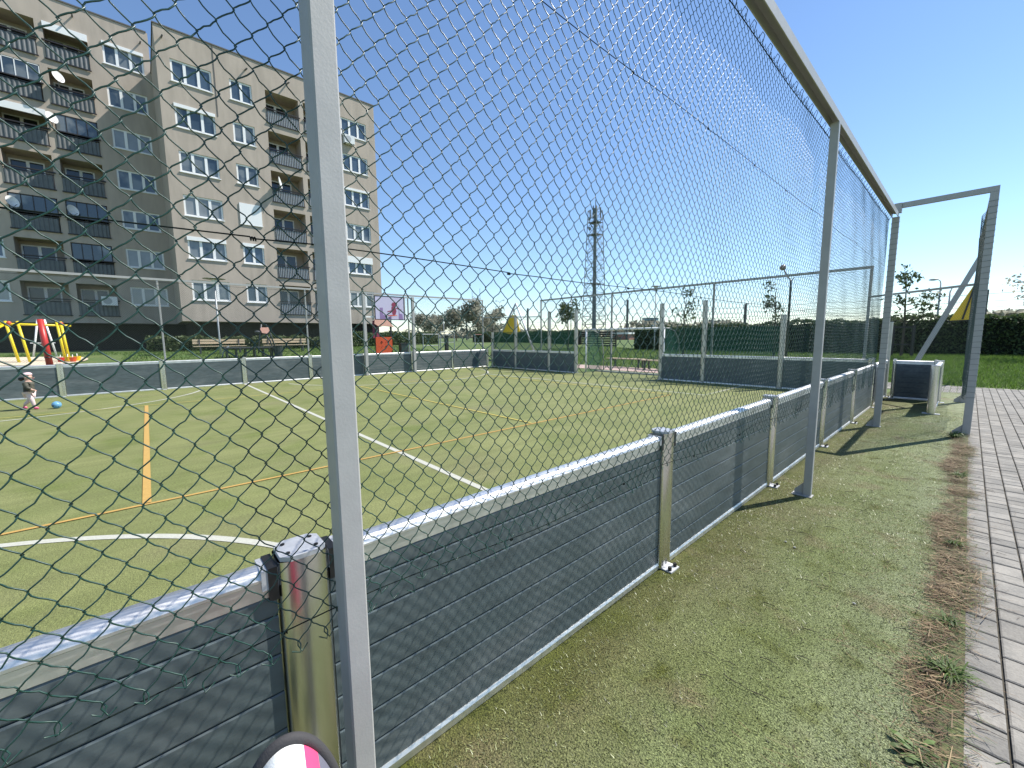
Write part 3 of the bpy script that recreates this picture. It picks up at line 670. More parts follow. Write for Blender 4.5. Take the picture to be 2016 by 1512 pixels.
def dish(y, z, X, lb, r=.34, yaw=0):
    q = thing('satellite_dish', lb, 'satellite dish', (X, y, z), 'satellite dishes on the balconies')
    m = MB(); n = 20; d = Vector((.75, .62+yaw, .28)).normalized(); u = d.cross(Vector((0, 0, 1))).normalized(); v = u.cross(d); c = Vector((X+.45, y, z))
    V = []; F = []
    for i in range(5):
        rr = r*i/4
        for j in range(n): a = 2*math.pi*j/n; V.append(c + u*rr*math.cos(a) + v*rr*1.1*math.sin(a) + d*(.10*(i/4)**2))
    for i in range(4):
        for j in range(n): F.append((i*n+j, (i+1)*n+j, (i+1)*n+(j+1) % n, i*n+(j+1) % n))
    m.add(V, F); V2 = [p - d*.012 for p in V]; m.add(V2, [f[::-1] for f in F]); m.build('reflector', M['dish'], q, True)
    MB().tube([c - v*r, c - v*r*.9 + d*.35], .015, 6).build('feed_arm', M['steel_dark'], q); MB().tube([c-d*.01, (X+.06, y, z-.05), (X+.06, y, z-.5)], .025, 6).build('mount', M['steel_dark'], q)
KX = LX/-37.2*-1
sL = 42.5/37.2
for y, z, lb in ((-2.58, 16.98, 'tilted white satellite dish in the upper right loggia of the left wing'), (-3.06, 14.59, 'round white satellite dish on the pillar between two loggias'), (-5.03, 9.49, 'white satellite dish on the lower left loggia rail at the frame edge'), (-2.68, 9.45, 'grey white satellite dish on the dark glazed loggia low on the left wing')):
    dish(y*sL, 1.6+(z-1.6)*sL, LX, lb)
dish(8.45, 13.3, FX, 'narrow edge-on white satellite dish above the black railing in the middle of the block', .38, .9)
def ac(X, y, z, lb):
    q = thing('air_conditioner', lb, 'air conditioner', (X, y, z), 'air conditioner boxes on the flats')
    MB().box(X+.05, X+.40, y-.42, y+.42, z-.32, z+.32).build('casing', M['dish'], q); MB().tube([(X+.401, y-.1, z), (X+.412, y-.1, z)], .24, 16).build('fan_grille', M['steel'], q)
    MB().box(X, X+.4, y-.35, y-.31, z-.37, z-.325).box(X, X+.4, y+.31, y+.35, z-.37, z-.325).build('bracket', M['steel_dark'], q)
ac(FX, 14.0, 18.05, 'white air conditioner box under the top right window of the block'); ac(LX, -1.75, 4.5, 'white air conditioner box beside the lowest loggia of the left wing')

# ------------------------------------------------------------------ vegetation
def leaf_cloud(n, pts_fn, size, flat=.0):
    C = np.array([pts_fn() for _ in range(n)]); A = RNG.normal(size=(n, 3)); A /= np.linalg.norm(A, axis=1, keepdims=True)
    B = np.cross(A, RNG.normal(size=(n, 3))); B /= np.linalg.norm(B, axis=1, keepdims=True)
    s = size*RNG.uniform(.6, 1.4, (n, 1)); A = A*s; B = B*s*.5
    V = np.stack([C-A, C+B, C+A, C-B], 1).reshape(-1, 3); F = np.arange(4*n).reshape(-1, 4)
    return V, F
def tree(name, label, x, y, H, cr, cz0, n, size, leafm, seed, group='trees beyond the pitch', trunk=.07, limbs=9):
    rr = random.Random(seed); z0 = hz(x, y); t = thing(name, label, 'tree', (x, y, z0), group)
    tr = MB(); top = Vector((x+rr.uniform(-.15, .15), y, z0+H*.9)); tr.tube([(x, y, z0-.1), (x+.02, y, z0+H*.3), (x-.03, y, z0+H*.6), top], [trunk, trunk*.8, trunk*.5, trunk*.12], 7)
    tips = []
    for k in range(limbs):
        f = cz0/H + (1-cz0/H)*rr.uniform(0, .85); a = rr.uniform(0, 6.28); s = Vector((x, y, z0+H*f)); L_ = cr*(1.15-.7*f)*rr.uniform(.7, 1.2)
        e = s + Vector((math.cos(a)*L_, math.sin(a)*L_, L_*rr.uniform(.3, 1.1))); mid = (s+e)/2 + Vector((0, 0, -.08*L_))
        tr.tube([s, mid, e], [trunk*.35, trunk*.22, trunk*.06], 5)
        for q in range(4):
            u = rr.uniform(.3, 1); b0 = s.lerp(e, u); d = Vector((rr.uniform(-1, 1), rr.uniform(-1, 1), rr.uniform(-.2, 1))).normalized()*L_*.45
            tr.tube([b0, b0+d*.6, b0+d], [trunk*.12, trunk*.08, trunk*.03], 4, False); tips.append((b0, b0+d))
    tr.build('trunk', M['bark'], t)
    def pf():
        b0, e = rr.choice(tips); p = b0.lerp(e, rr.uniform(.15, 1.1)); s = cr*.10
        return (p.x+rr.gauss(0, s), p.y+rr.gauss(0, s), p.z+rr.gauss(0, s))
    V, F = leaf_cloud(n, pf, size); fast_mesh('crown', V, F, leafm, t)
    return t
TG = 'young trees by the end hedge'
tree('young_tree', 'small leafy tree left of the lattice mast, behind the end wall', -22.1, 26, 4.0, 1.35, 1.3, 900, .11, M['leaf'], 1, TG)
tree('young_tree', 'thin sparse young tree between the two tall brown posts', -12.35, 26, 4.4, 1.15, 1.4, 330, .085, M['leaf'], 2, TG)
tree('young_tree', 'thin sparse young tree beside the ball-headed lamp post', -7.2, 26, 4.3, .95, 1.5, 300, .085, M['leaf'], 3, TG)
tree('young_tree', 'leafy young tree seen through the open portal frame', -2.35, 30, 4.9, 1.3, 1.6, 480, .10, M['leaf'], 4, TG)
tree('young_tree', 'pale budding tree at the right edge above the hedge', 2.1, 31, 4.6, 1.5, 1.8, 420, .09, M['leaf_grey'], 5, TG)
BG = 'grey green trees far left of the mast'
for k, (x, y, H, cr, n, lb) in enumerate(((-59.5, 45, 6.6, 3.6, 2600, 'broad round olive tree, tallest of the far trees, left of the yellow frame'), (-68, 46, 5.6, 3.2, 1700, 'bare grey bushy tree in the far row, beside the saucer lamp'), (-76, 46, 5.0, 3.0, 1600, 'bare grey bushy tree far behind the lilac backboard'), (-84, 48, 5.5, 3.2, 1700, 'grey tree leaning out beyond the corner of the flats'), (-64, 52, 5.2, 2.8, 1300, 'low grey green tree behind the round olive tree'))):
    tree('grey_tree', lb, x, y, H, cr, .8, n, .26, M['leaf_grey'], 20+k, BG, .14, 14)
def hedge(name, label, x0, y0, x1, y1, wd, zt, n, size, m, group):
    L_ = math.hypot(x1-x0, y1-y0); d = ((x1-x0)/L_, (y1-y0)/L_); nr = (-d[1], d[0]); zb = lambda s: hz(x0+d[0]*s, y0+d[1]*s)
    t = thing(name, label, 'hedge', ((x0+x1)/2, (y0+y1)/2, zb(L_/2)), group)
    c = MB(); k = int(L_/.7)+1; V = []; F = []
    for i in range(k+1):
        s = L_*i/k; x, y = x0+d[0]*s, y0+d[1]*s; q = wd/2-.10+.05*math.sin(i*2.1); z1 = zt(s)-.10+.05*math.sin(i*1.3+1)
        for u, z in ((-q, zb(s)-.1), (-q*1.05, (zb(s)+z1)/2), (-q*.8, z1), (q*.8, z1), (q, zb(s)-.1)): V.append((x+nr[0]*u, y+nr[1]*u, z))
    for i in range(k):
        for j in range(4): F.append((i*5+j, (i+1)*5+j, (i+1)*5+j+1, i*5+j+1))
    F += [(0,1,2,3,4), tuple(k*5+j for j in (4,3,2,1,0))]
    c.add(V, F).build('branches', M['core'], t)
    rr = random.Random(len(label))
    def pf():
        s = rr.uniform(0, L_); z1 = zt(s) + .07*math.sin(1.1*s) + .07*math.sin(3.1*s) + .05*math.sin(7.7*s+1); z0 = zb(s)
        e = rr.random()
        if e < .38: u, z = rr.uniform(-wd/2, wd/2), z1 + rr.gauss(0, .05)
        elif e < .92: u, z = -wd/2 - rr.gauss(0, .06) + .05*math.sin(5*s), rr.uniform(z0, z1)
        else: u, z = wd/2 + rr.gauss(0, .06), rr.uniform(z0, z1)
        return (x0+d[0]*s+nr[0]*u, y0+d[1]*s+nr[1]*u, z)
    V, F = leaf_cloud(n, pf, size); fast_mesh('foliage', V, F, m, t)
HG = 'clipped hedges round the grounds'
hedge('hedge', 'tall dark clipped hedge along the far lawn, from the goal to the right edge', -20.5, 34, 16, 34, 1.3, lambda s: 2.22+.012*s, 30000, .085, M['leaf_dark'], HG)
hedge('hedge', 'dark hedge behind the yellow-panelled frame, left of the goal opening', -46, 34.5, -27.5, 34, 1.3, lambda s: 2.12, 12000, .09, M['leaf_dark'], HG)
hedge('hedge', 'low green hedge against the dark ground floor of the flats, behind the benches', -33.6, .0, -33.6, 11.0, 1.1, lambda s: 1.72, 7000, .09, M['leaf'], HG)
hedge('hedge', 'low dark hedge past the right corner of the flats, behind the playhouse', -34.2, 11.6, -40, 24, 1.2, lambda s: 2.0, 7000, .1, M['leaf_dark'], HG)
# far wood on the horizon, one mass
rr = random.Random(5)
def pf():
    s = rr.uniform(-330, 160); H = 5.5 + 2.5*math.sin(s*.05) + 1.5*math.sin(s*.17+1); return (s, 190+rr.uniform(-6, 6)+.05*s, rr.uniform(0, 1)**.7*max(2.5, H))
V, F = leaf_cloud(9000, pf, 1.3); tag(fast_mesh('far_wood', V, F, M['leaf_grey']), kind='stuff')

def blades(n, area, h, wd, name, m, zf=lambda x, y: 0., lean=.5, dens=None):
    x0, x1, y0, y1 = area; X = RNG.uniform(x0, x1, n); Y = RNG.uniform(y0, y1, n)
    if dens is not None: keep = dens(X, Y); X, Y = X[keep], Y[keep]; n = len(X)
    Z = np.array([zf(a, c) for a, c in zip(X, Y)]) if zf else np.zeros(n)
    a = RNG.uniform(0, 2*math.pi, n); hh = h*RNG.uniform(.4, 1.3, n); ln = hh*lean*RNG.uniform(.2, 2.2, n); a2 = RNG.uniform(0, 2*math.pi, n)
    w2 = wd*RNG.uniform(.6, 1.4, n)
    P0 = np.stack([X-np.cos(a)*w2/2, Y-np.sin(a)*w2/2, Z-.003], 1); P1 = np.stack([X+np.cos(a)*w2/2, Y+np.sin(a)*w2/2, Z-.003], 1)
    P2 = np.stack([X+np.cos(a2)*ln, Y+np.sin(a2)*ln, Z+hh], 1)
    V = np.stack([P0, P1, P2], 1).reshape(-1, 3); return tag(fast_mesh(name, V, np.arange(3*n).reshape(-1, 3), m), kind='stuff')
blades(110000, (-1.25, .08, .4, 5.2), .008, .0045, 'turf_fibres', M['blade'], None, 1.4)
blades(60000, (-1.22, .08, 5.2, 12.), .008, .005, 'turf_fibres', M['blade'], None, 1.4)
blades(60000, (-3.5, 6.5, 17.95, 33.), .14, .018, 'lawn_grass', M['grassblade'], hz, .6)
blades(30000, (-24, -3.5, 18.3, 33.), .12, .03, 'lawn_grass', M['grassblade'], hz, .6)
blades(30000, (-34, -19.5, -8, 16.), .10, .03, 'lawn_grass', M['grassblade'], hz, .6, lambda X, Y: ~((X < -25.5) & (X > -31.2) & (Y < -1.0)))

# ------------------------------------------------------------------ littered edge of the paving
b = MB(); n = 90; V = []
for i in range(n+1):
    y = 1.6+7.9*i/n; wl_ = .075+.05*math.sin(i*.9)+.04*math.sin(i*2.3+1); V += [(.07-wl_*.8, y, .003), (.065, y, .010), (.112, y, .006)]
b.add(V, [(3*i+j, 3*i+j+1, 3*i+j+4, 3*i+j+3) for i in range(n) for j in range(2)])
tag(b.build('edge_soil', M['soil']), kind='stuff')
def needles(n, name, m, sx, ln, wd, cent, zt=.028):
    C = []; 
    Y = RNG.uniform(1.6, 9.6, n)
    clump = .5+.5*np.sin(Y*3.7)*np.sin(Y*1.9+1); clump = np.clip(clump*1.5-.35 + .4*np.sin(Y*13), 0, 1); keep = RNG.random(n) < .18+.82*clump; Y = Y[keep]; n = len(Y)
    X = cent + RNG.normal(0, sx, n) - .03*np.sin(Y*2.9); Z = RNG.uniform(.006, zt, n); a = RNG.normal(0.25, .75, n); L_ = ln*RNG.uniform(.5, 1.6, n)
    dx, dy, dz = np.cos(a)*L_/2, np.sin(a)*L_/2, RNG.normal(0, .006, n); wx, wy = -np.sin(a)*wd/2, np.cos(a)*wd/2
    V = np.stack([np.stack([X-dx-wx, Y-dy-wy, Z-dz], 1), np.stack([X-dx+wx, Y-dy+wy, Z-dz], 1), np.stack([X+dx+wx*.4, Y+dy+wy*.4, Z+dz], 1), np.stack([X+dx-wx*.4, Y+dy-wy*.4, Z+dz], 1)], 1).reshape(-1, 3)
    tag(fast_mesh(name, V, np.arange(4*n).reshape(-1, 4), m), kind='stuff')
needles(24000, 'pine_needles', M['needle'], .055, .055, .0022, .04)
needles(3800, 'dry_stalks', M['stalk'], .05, .085, .0042, .045, .05)
needles(2500, 'scattered_needles', M['needle'], .30, .05, .002, -.18)
needles(13000, 'weed_blades', M['weed'], .045, .035, .003, .07)
b = MB()
for k in range(110):
    x, y = random.gauss(-.35, .33), random.uniform(1.5, 9); x = max(-1.15, min(.25, x)); a = random.uniform(-.7, .9); l = random.uniform(.03, .13)*(1.7 if random.random() < .15 else 1)
    pts = [(x+math.cos(a)*l*s+.012*math.sin(s*5+k), y+math.sin(a)*l*s*.7+.010*math.cos(s*4+k), .007+.006*math.sin(s*3)) for s in (0, .3, .6, 1)]
    b.tube(pts, [.0019, .0016, .0012, .0007], 5)
tag(b.build('fallen_twigs', M['twig']), kind='stuff')
WG = 'weeds along the paving edge'
def tuft(name, label, x, y, n, h, wd, broad=False):
    t = thing(name, label, 'weed', (x, y, 0), WG); m = MB(); V = []
    for k in range(n):
        a = random.uniform(0, 6.28); L_ = h*random.uniform(.5, 1.2); o = Vector((x+random.gauss(0, .014), y+random.gauss(0, .02), .004)); d = Vector((math.cos(a), math.sin(a), 0)); s = d.cross(Vector((0, 0, 1)))*wd*random.uniform(.7, 1.3)
        up = random.uniform(.35, .9) if not broad else random.uniform(.15, .4)
        p = [o, o+d*L_*.35+Vector((0, 0, L_*up*.6)), o+d*L_*.75+Vector((0, 0, L_*up*.85)), o+d*L_*1.1+Vector((0, 0, L_*up*.65))]
        ws = (.4, 1, .8, .05) if not broad else (.3, .8, 1.2, .1)
        b0 = len(m.v); 
        for q, u in zip(p, ws): m.v += [tuple(q-s*u), tuple(q+s*u)]
        for i in range(3): m.f.append((b0+2*i, b0+2*i+1, b0+2*i+3, b0+2*i+2)); m.m.append(0)
    m.build('leaves', M['weed'], t)
tuft('grass_weed', 'largest bright green grass tuft spreading over the paving edge', .06, 2.66, 100, .095, .003)
tuft('broadleaf_weed', 'dark broad-leaved weed at the paving edge in the bottom right corner', -.0, 2.06, 22, .07, .012, True)
tuft('grass_weed', 'olive grass tuft at the foot of the portal frame post', -.03, 9.05, 120, .15, .004)
tuft('grass_weed', 'small grass tuft on the paving edge just past the largest tuft', .05, 3.15, 60, .07, .003)
tuft('grass_weed', 'thin yellowish grass tuft half way along the needle litter', .05, 4.4, 70, .07, .003)
tuft('grass_weed', 'small grass tuft in the litter nearest the long post shadow', .05, 6.6, 80, .08, .0035)
for i, (x, y) in enumerate(((-.33, 3.0), (-.82, 3.55), (-.75, 3.5))):
    q = MB(); q.ball((x, y, .008), .008, 7, 5, (1.3, .8, .6)); o = q.build('pebble', M['kerb'], None, True); tag(o, ['white pebble alone on the open turf strip', 'pale pebble nearer the wall, left of a pair on the turf', 'pale pebble right of the pair on the turf by the wall'][i], 'pebble', 'pebbles on the turf strip')

# ------------------------------------------------------------------ playground and street furniture
def SX(X, X0): k = X/X0; return lambda y, z: (X, y*k, EYE+(z-EYE)*k)
q = SX(-28., -23.); t = thing('swing_frame', 'yellow steel play frame on paired legs with orange joints, left edge', 'play frame', (-28, -3.6, .7))
r = .05
a = q(-4.6, 2.27); e = q(-2.1, 2.19); MB().tube([a, e], r, 10).build('top_beam', M['yellow'], t, True)
for y0, y1 in ((-3.70, -3.48), (-3.42, -3.22), (-2.46, -2.34), (-2.36, -2.24)):
    p0 = q(y0, 2.34); p1 = q(y1, .9); MB().tube([p0, (p1[0]+.25, p1[1], hz(-28, p1[1]))], r, 10).build('leg', M['yellow'], t, True)
for y in (-3.62, -2.36): c = q(y, 2.27); MB().ball(c, .09, 10, 8).build('joint', M['orange'], t, True)
p0 = q(-3.75, 2.2); MB().tube([p0, (p0[0]+.9, p0[1]-1.0, 1.5)], r, 10).build('brace', M['yellow'], t, True)
q = SX(-26., -22.); t = thing('red_pole', 'thick red leaning play pole standing in the sand', 'play pole', (-26, -3.3, .6))
p0 = q(-2.74, 2.38); MB().tube([p0, (p0[0]+.15, p0[1]+.12, .5)], [.10, .11], 14).build('pole', M['red'], t, True)
MB().tube([(p0[0]+.13, p0[1]+.09, .92), (p0[0]+.135, p0[1]+.092, .96)], .115, 14).build('pole_band', M['black'], t, True)
q = SX(-31., -22.); t = thing('climbing_stand', 'thin white A-shaped climbing stand behind the red pole', 'climbing stand', (-31, -3.8, .8))
for y0, y1 in ((-2.80, -3.02), (-2.64, -2.46)): p0 = q(y0, 2.38); p1 = q(y1, 1.05); MB().tube([p0, (p1[0], p1[1], hz(-31, p1[1]))], .04, 8).build('leg', M['white'], t, True)
MB().tube([q(-3.05, 1.55), q(-2.45, 1.55)], .02, 6).build('crossbar', M['white'], t)
# sand bed
b = MB(); n = 28; V = [(-28.3, -6.3, hz(-28.3, -6.3)+.03)]
for i in range(n): a = 2*math.pi*i/n; x, y = -28.3+2.9*math.cos(a), -6.3+4.4*math.sin(a)*(1+.06*math.sin(3*a)); V.append((x, y, hz(x, y)+.03))
b.add(V, [(0, 1+i, 1+(i+1) % n) for i in range(n)]); tag(b.build('sand_bed', M['sand']), kind='structure')
for i, (dx, dy, m, lb) in enumerate(((0, 0, 'yellow', 'yellow toy bucket lying in the sand behind the wall'), (.3, .18, 'orange', 'orange toy bucket in the heap of sand toys'), (-.2, .28, 'yellow2', 'amber toy bucket at the right of the sand toys'), (.25, -.2, 'red', 'small red toy bucket nearest the yellow leg'))):
    x, y = -27.6+dx, -2.75+dy; z = hz(x, y)+.03; o = thing('toy_bucket', lb, 'toy', (x, y, z), 'sand toys by the yellow frame')
    MB().tube([(x, y, z), (x, y, z+.2)], [.09, .13], 12).build('bucket', M[m], o); MB().tube([(x-.12, y, z+.2), (x, y, z+.32), (x+.12, y, z+.2)], .012, 5).build('handle', M['white'], o)

def bench(name, label, c, length, axis, group, back=True, m='wood'):
    x, y, z = c; t = thing(name, label, 'bench', c, group)
    def bx(mb, u0, u1, a0, a1, z0, z1):
        if axis == 'y': mb.box(x+u0, x+u1, y+a0, y+a1, z+z0, z+z1)
        else: mb.box(x+a0, x+a1, y+u0, y+u1, z+z0, z+z1)
    s = MB(); h = length/2
    for k in range(4): bx(s, -.24+k*.12, -.14+k*.12, -h, h, .42, .46)
    s.build('seat', M[m], t)
    if back:
        s = MB(); bx(s, -.30, -.26, -h, h, .58, .70); bx(s, -.31, -.27, -h, h, .73, .85); s.build('backrest', M[m], t)
    for a in (-h*.75, h*.75):
        s = MB(); bx(s, -.22, -.16, a-.03, a+.03, 0, .42); bx(s, .16, .22, a-.03, a+.03, 0, .42); bx(s, -.22, .22, a-.03, a+.03, .38, .415)
        if back: bx(s, -.27, -.22, a-.03, a+.03, .3, .85)
        s.build('leg_frame', M['steel_dark'], t)
kx = 30/25
bench('park_bench', 'left pale wooden park bench before the low hedge, with a lamp post in front', (-30, 3.3, hz(-30, 3.3)), 2.6, 'y', 'pale wooden park benches'); bench('park_bench', 'right pale wooden park bench before the low hedge, beside the peach seat', (-30, 6.85, hz(-30, 6.85)), 2.6, 'y', 'pale wooden park benches')
bench('plank_bench', 'longer backless plank bench on the pink path seen through the goal', (-11.45, 18.0, .004), 2.1, 'x', 'backless benches behind the goal', False); bench('plank_bench', 'backless plank bench half hidden by the brown post right of the goal', (-9.35, 17.55, .004), 1.9, 'x', 'backless benches behind the goal', False)
# picnic table with hooped ends
t = thing('picnic_table', 'long dark steel picnic table with a curved hoop end before the benches', 'table', (-27, 4.45, hz(-27, 4.45)))
z = hz(-27, 4.4); MB().box(-27.4, -26.6, 3.05, 5.9, z+.50, z+.55).build('table_top', M['steel_dark'], t)
for k in range(7): MB().box(-27.3, -26.7, 3.2+k*.43, 3.25+k*.43, z, z+.5).build('leg', M['steel_dark'], t)
MB().tube([(-27, 3.0+.35*math.sin(a), z+.62*math.sin(a)**.5 if a > 0 else z) for a in np.linspace(.001, 1.57, 8)], .035, 8).build('hoop', M['steel'], t, True)
t = thing('slide_tower', 'slim dark play tower with curved legs and a peach seat', 'play tower', (-29, 5.6, .75)); q = SX(-29., -24.)
for pts in (((4.42, 2.36), (4.30, 1.7), (4.2, .8)), ((4.62, 2.36), (4.78, 1.9), (5.05, .75)), ((4.40, 2.2), (4.75, 1.55), (4.92, .75))):
    P = [q(*p) for p in pts]; P[-1] = (P[-1][0], P[-1][1], hz(-29, P[-1][1])); MB().tube(P, .045, 8).build('leg', M['steel_dark'], t, True)
c = q(4.56, 2.02); s = MB(); s.prism([(c[0]+.1, c[1]-.28, c[2]+.12), (c[0]+.1, c[1]-.22, c[2]+.22), (c[0]+.1, c[1]+.16, c[2]+.22), (c[0]+.1, c[1]+.24, c[2]-.05), (c[0]+.1, c[1]+.1, c[2]-.16), (c[0]+.1, c[1]-.18, c[2]-.12)], (.06, 0, 0)); s.build('seat_panel', M['peach'], t)
c = q(4.25, 1.97); MB().ball(c, .16, 10, 7, (1, 1.2, .6)).build('basket', M['steel_dark'], t, True)
t = thing('litter_bin', 'dark round litter bin beside the picnic table', 'bin', (-26.4, 5.6, hz(-26.4, 5.6)), 'litter bins'); z = hz(-26.4, 5.6); MB().tube([(-26.4, 5.6, z), (-26.4, 5.6, z+.62)], [.2, .24], 14).build('body', M['bin'], t); MB().tube([(-26.4, 5.6, z+.621), (-26.4, 5.6, z+.66)], .26, 14).build('rim', M['black'], t)
t = thing('litter_bin', 'dark square litter bin right of the orange playhouse', 'bin', (-24.6, 12.5, hz(-24.6, 12.5)), 'litter bins'); z = hz(-24.6, 12.5); MB().rbox(-24.8, -24.4, 12.25, 12.75, z, z+.75).build('body', M['bin'], t); MB().box(-24.83, -24.37, 12.2, 12.8, z+.751, z+.80).build('lid', M['black'], t)
# playhouse
t = thing('playhouse', 'orange-red playhouse panel with peach roof below the lilac backboard', 'playhouse', (-25, 11.3, .6)); q = SX(-25., -21.)
a, e = q(9.08, 1.66), q(10.0, 1.66); z = hz(-25, 11.3)
fr = MB(); fr.box(-25.02, -24.96, a[1], e[1], z+.05, a[2]); fr.build('front_panel', M['orange'], t)
fr = MB(); cy, cz = (a[1]+e[1])/2, (a[2]+z)/2+.15
for k in range(4):
    an = R(45+90*k); fr.bar((-24.955, cy+.14*math.cos(an), cz+.14*math.sin(an)), (-24.955, cy+.27*math.cos(an), cz+.27*math.sin(an)), .012, .07, (1, 0, 0))
fr.build('slot', M['magenta'], t)
for y in (a[1]+.05, e[1]-.02): MB().box(-25.1, -25.02, y-.05, y+.05, z, 2.75).build('corner_post', M['black'], t)
MB().box(-25.1, -25.03, a[1]-.12, a[1]+.28, 1.6, 2.7).build('side_panel', M['magenta'], t)
P = [q(9.05, 2.66), q(9.72, 2.62), q(10.1, 2.20), q(9.75, 2.24), q(9.45, 2.26), q(9.28, 2.20), q(9.02, 2.36)]
MB().prism([(x+.1, y, z) for x, y, z in P], (-.5, .25, 0)).build('roof', M['peach'], t)
# pull-up bars and small posts right of the playhouse
EG = 'metal exercise bars on the side lawn'
for i, (x, y0, y1, h, lb) in enumerate(((-24, 13.6, 14.8, 1.45, 'thin pale exercise bars standing nearest the black post'), (-26, 16.2, 17.4, 1.5, 'thin pale exercise bars in the middle of the side lawn'), (-25, 18.6, 19.3, 1.35, 'reddish topped low exercise bars nearest the end wall corner'))):
    z = hz(x, y0); t = thing('exercise_bars', lb, 'exercise bars', (x, (y0+y1)/2, z), EG)
    for y in (y0, y1): MB().tube([(x, y, z-.05), (x, y, z+h)], .035, 8).build('upright', M['steel'], t)
    MB().tube([(x, y0, z+h-.05), (x, y1, z+h-.05)], .025, 8).build('bar', M['steel'] if i < 2 else M['brickred'], t)
    MB().tube([(x, y0, z+h*.45), (x, y1, z+h*.45)], .02, 8).build('lower_bar', M['steel'], t)
t = thing('black_post', 'stout black timber post with a pale cap on the side lawn', 'post', (-23.5, 15.1, .5)); MB().rbox(-23.6, -23.4, 15.0, 15.2, .3, 1.75).build('shaft', M['black'], t); MB().box(-23.64, -23.3, 14.9, 15.45, 1.752, 1.82).build('cap', M['steel'], t)
# yellow panelled A-frames
def aframe(label, c, l0, l1, pl):
    t = thing('leaning_frame', label, 'leaning frame', (c[0], c[1], 0), 'white leaning frames with yellow panels')
    for l in (l0, l1): MB().tube([c, l], .06, 10).build('leg', M['white'] if l is l1 else M['steel'], t, True)
    MB().prism(pl, (0, .04, 0)).build('panel', M['yellow2'], t)
    m0 = (Vector(pl[0])+Vector(pl[-1]))/2 if len(pl) > 3 else Vector(pl[0]); m1 = (Vector(pl[1])+Vector(pl[2]))/2
    MB().bar(m0+Vector((0, -.012, 0)), m1+Vector((0, -.012, 0)), .05, .02, (0, 1, 0)).build('panel_rib', M['yellow'], t)
aframe('white A-shaped leaning frame with a yellow panel, left of the goal', (-19.7, 18, 3.75), (-22.5, 18, .1), (-18.15, 18.4, .1), [(-20.32, 18, 3.0), (-21.15, 18, 1.95), (-20.2, 18, 1.75), (-19.35, 18, 1.95), (-19.7, 18, 3.0)])
t = thing('leaning_frame', 'grey leaning frame with a yellow triangle panel behind the portal post', 'leaning frame', (0, 18, 0), 'white leaning frames with yellow panels')
MB().bar((.05, 18, 3.75), (-1.27, 18, .05), .13, .07, (0, 1, 0)).build('leg', M['steel'], t); MB().bar((.06, 18.05, 3.75), (.10, 19.6, .05), .1, .07, (0, 1, 0)).build('leg', M['steel'], t)
MB().prism([(.03, 17.9, 3.08), (.13, 17.9, 1.97), (-.43, 17.9, 1.95)], (0, .04, 0)).build('panel', M['yellow2'], t); MB().bar((.0, 17.88, 2.95), (-.17, 17.88, 1.98), .04, .02, (0, 1, 0)).build('panel_rib', M['rail_dark'], t); MB().bar((-.44, 17.89, 1.93), (.13, 17.89, 1.95), .03, .03).build('panel_edge', M['black'], t)

# lamps, poles, mast, far buildings
def saucer(label, x, y, H, r=.45):
    z = hz(x, y); t = thing('saucer_lamp', label, 'street lamp', (x, y, z), 'lamps with flat saucer heads')
    MB().tube([(x, y, z), (x, y, z+.9), (x, y, H-.35)], [.06, .045, .038], 10).build('pole', M['steel'], t, True)
    MB().tube([(x, y, H-.35), (x, y, H-.06)], [.12, .16], 12).build('lantern', M['white'], t, True); MB().tube([(x, y, H-.05), (x, y, H+.03)], [r, r*.15], 20).build('shade', M['steel'], t)
k = 29/24; saucer('saucer-headed lamp in front of the lowest wide window of the flats', -29, 2.63*k, 1.6+(4.5-1.6)*k, .55); saucer('saucer-headed lamp standing right of the mast, over the end fence', -16.6, 30, 5.45, .42); saucer('small saucer-headed lamp among the far grey trees', -52, 33, 4.9, .42)
t = thing('camera_pole', 'lamp post with a ball head on a curved arm, near the right', 'lamp post', (-7.1, 28, hz(-7.1, 28)))
z = hz(-7.1, 28); MB().tube([(-7.1, 28, z), (-7.1, 28, 4.5), (-7.15, 28, 4.75)], [.07, .06, .045], 8).build('pole', M['steel_dark'], t, True); MB().tube([(-7.15, 28, 4.72), (-7.35, 28, 5.0), (-7.5, 28, 5.4)], .035, 6).build('arm', M['steel_dark'], t, True); MB().tube([(-7.12, 28, 4.55), (-6.95, 28, 4.85)], .025, 6).build('stub_arm', M['steel_dark'], t); MB().ball((-7.55, 28, 5.45), .17, 12, 8).build('head', M['lamp'], t, True)
LG = 'tall thin street lamps on the skyline'
def street(label, x, y, H, arms=1, dr=1, al=1.):
    t = thing('street_lamp', label, 'street lamp', (x, y, 0), LG)
    MB().tube([(x, y, 0), (x, y, H-.3)], [.11, .06], 8).build('pole', M['steel'], t, True)
    for s in ((1, -1) if arms == 2 else (dr,)):
        MB().tube([(x, y, H-.35), (x+s*.35*al, y, H-.02), (x+s*1.0*al, y, H+.12)], .045, 6).build('arm', M['steel'], t, True); MB().ball((x+s*(1.0*al+.3), y, H+.13), .30, 10, 6, (1.2, .6, .35)).build('head', M['steel'], t, True)
street('left thin street lamp of the pair seen through the portal frame', -2.3, 60, 6.8, 1, -1, .25); street('right shorter street lamp of the pair seen through the portal frame', -1.6, 60, 5.95, 1, 1, .25)
street('double-armed street lamp above the yellow panel', -71, 60, 9.6, 2); street('double-armed street lamp just left of the lattice mast', -50.3, 60, 9.6, 2); street('single hooked street lamp among the far grey trees', -73, 55, 7.4, 1, 1)
t = thing('overhead_line', 'railway overhead line on dark poles running across the skyline', 'overhead line', (-20, 60, 0))
for x in (-84, -62, -38.2, -20.2, .8, 22): MB().rbox(x-.14, x+.14, 59.86, 60.14, 0, 5.6 if x > -30 else 7.5).build('line_pole', M['steel_dark'], t)
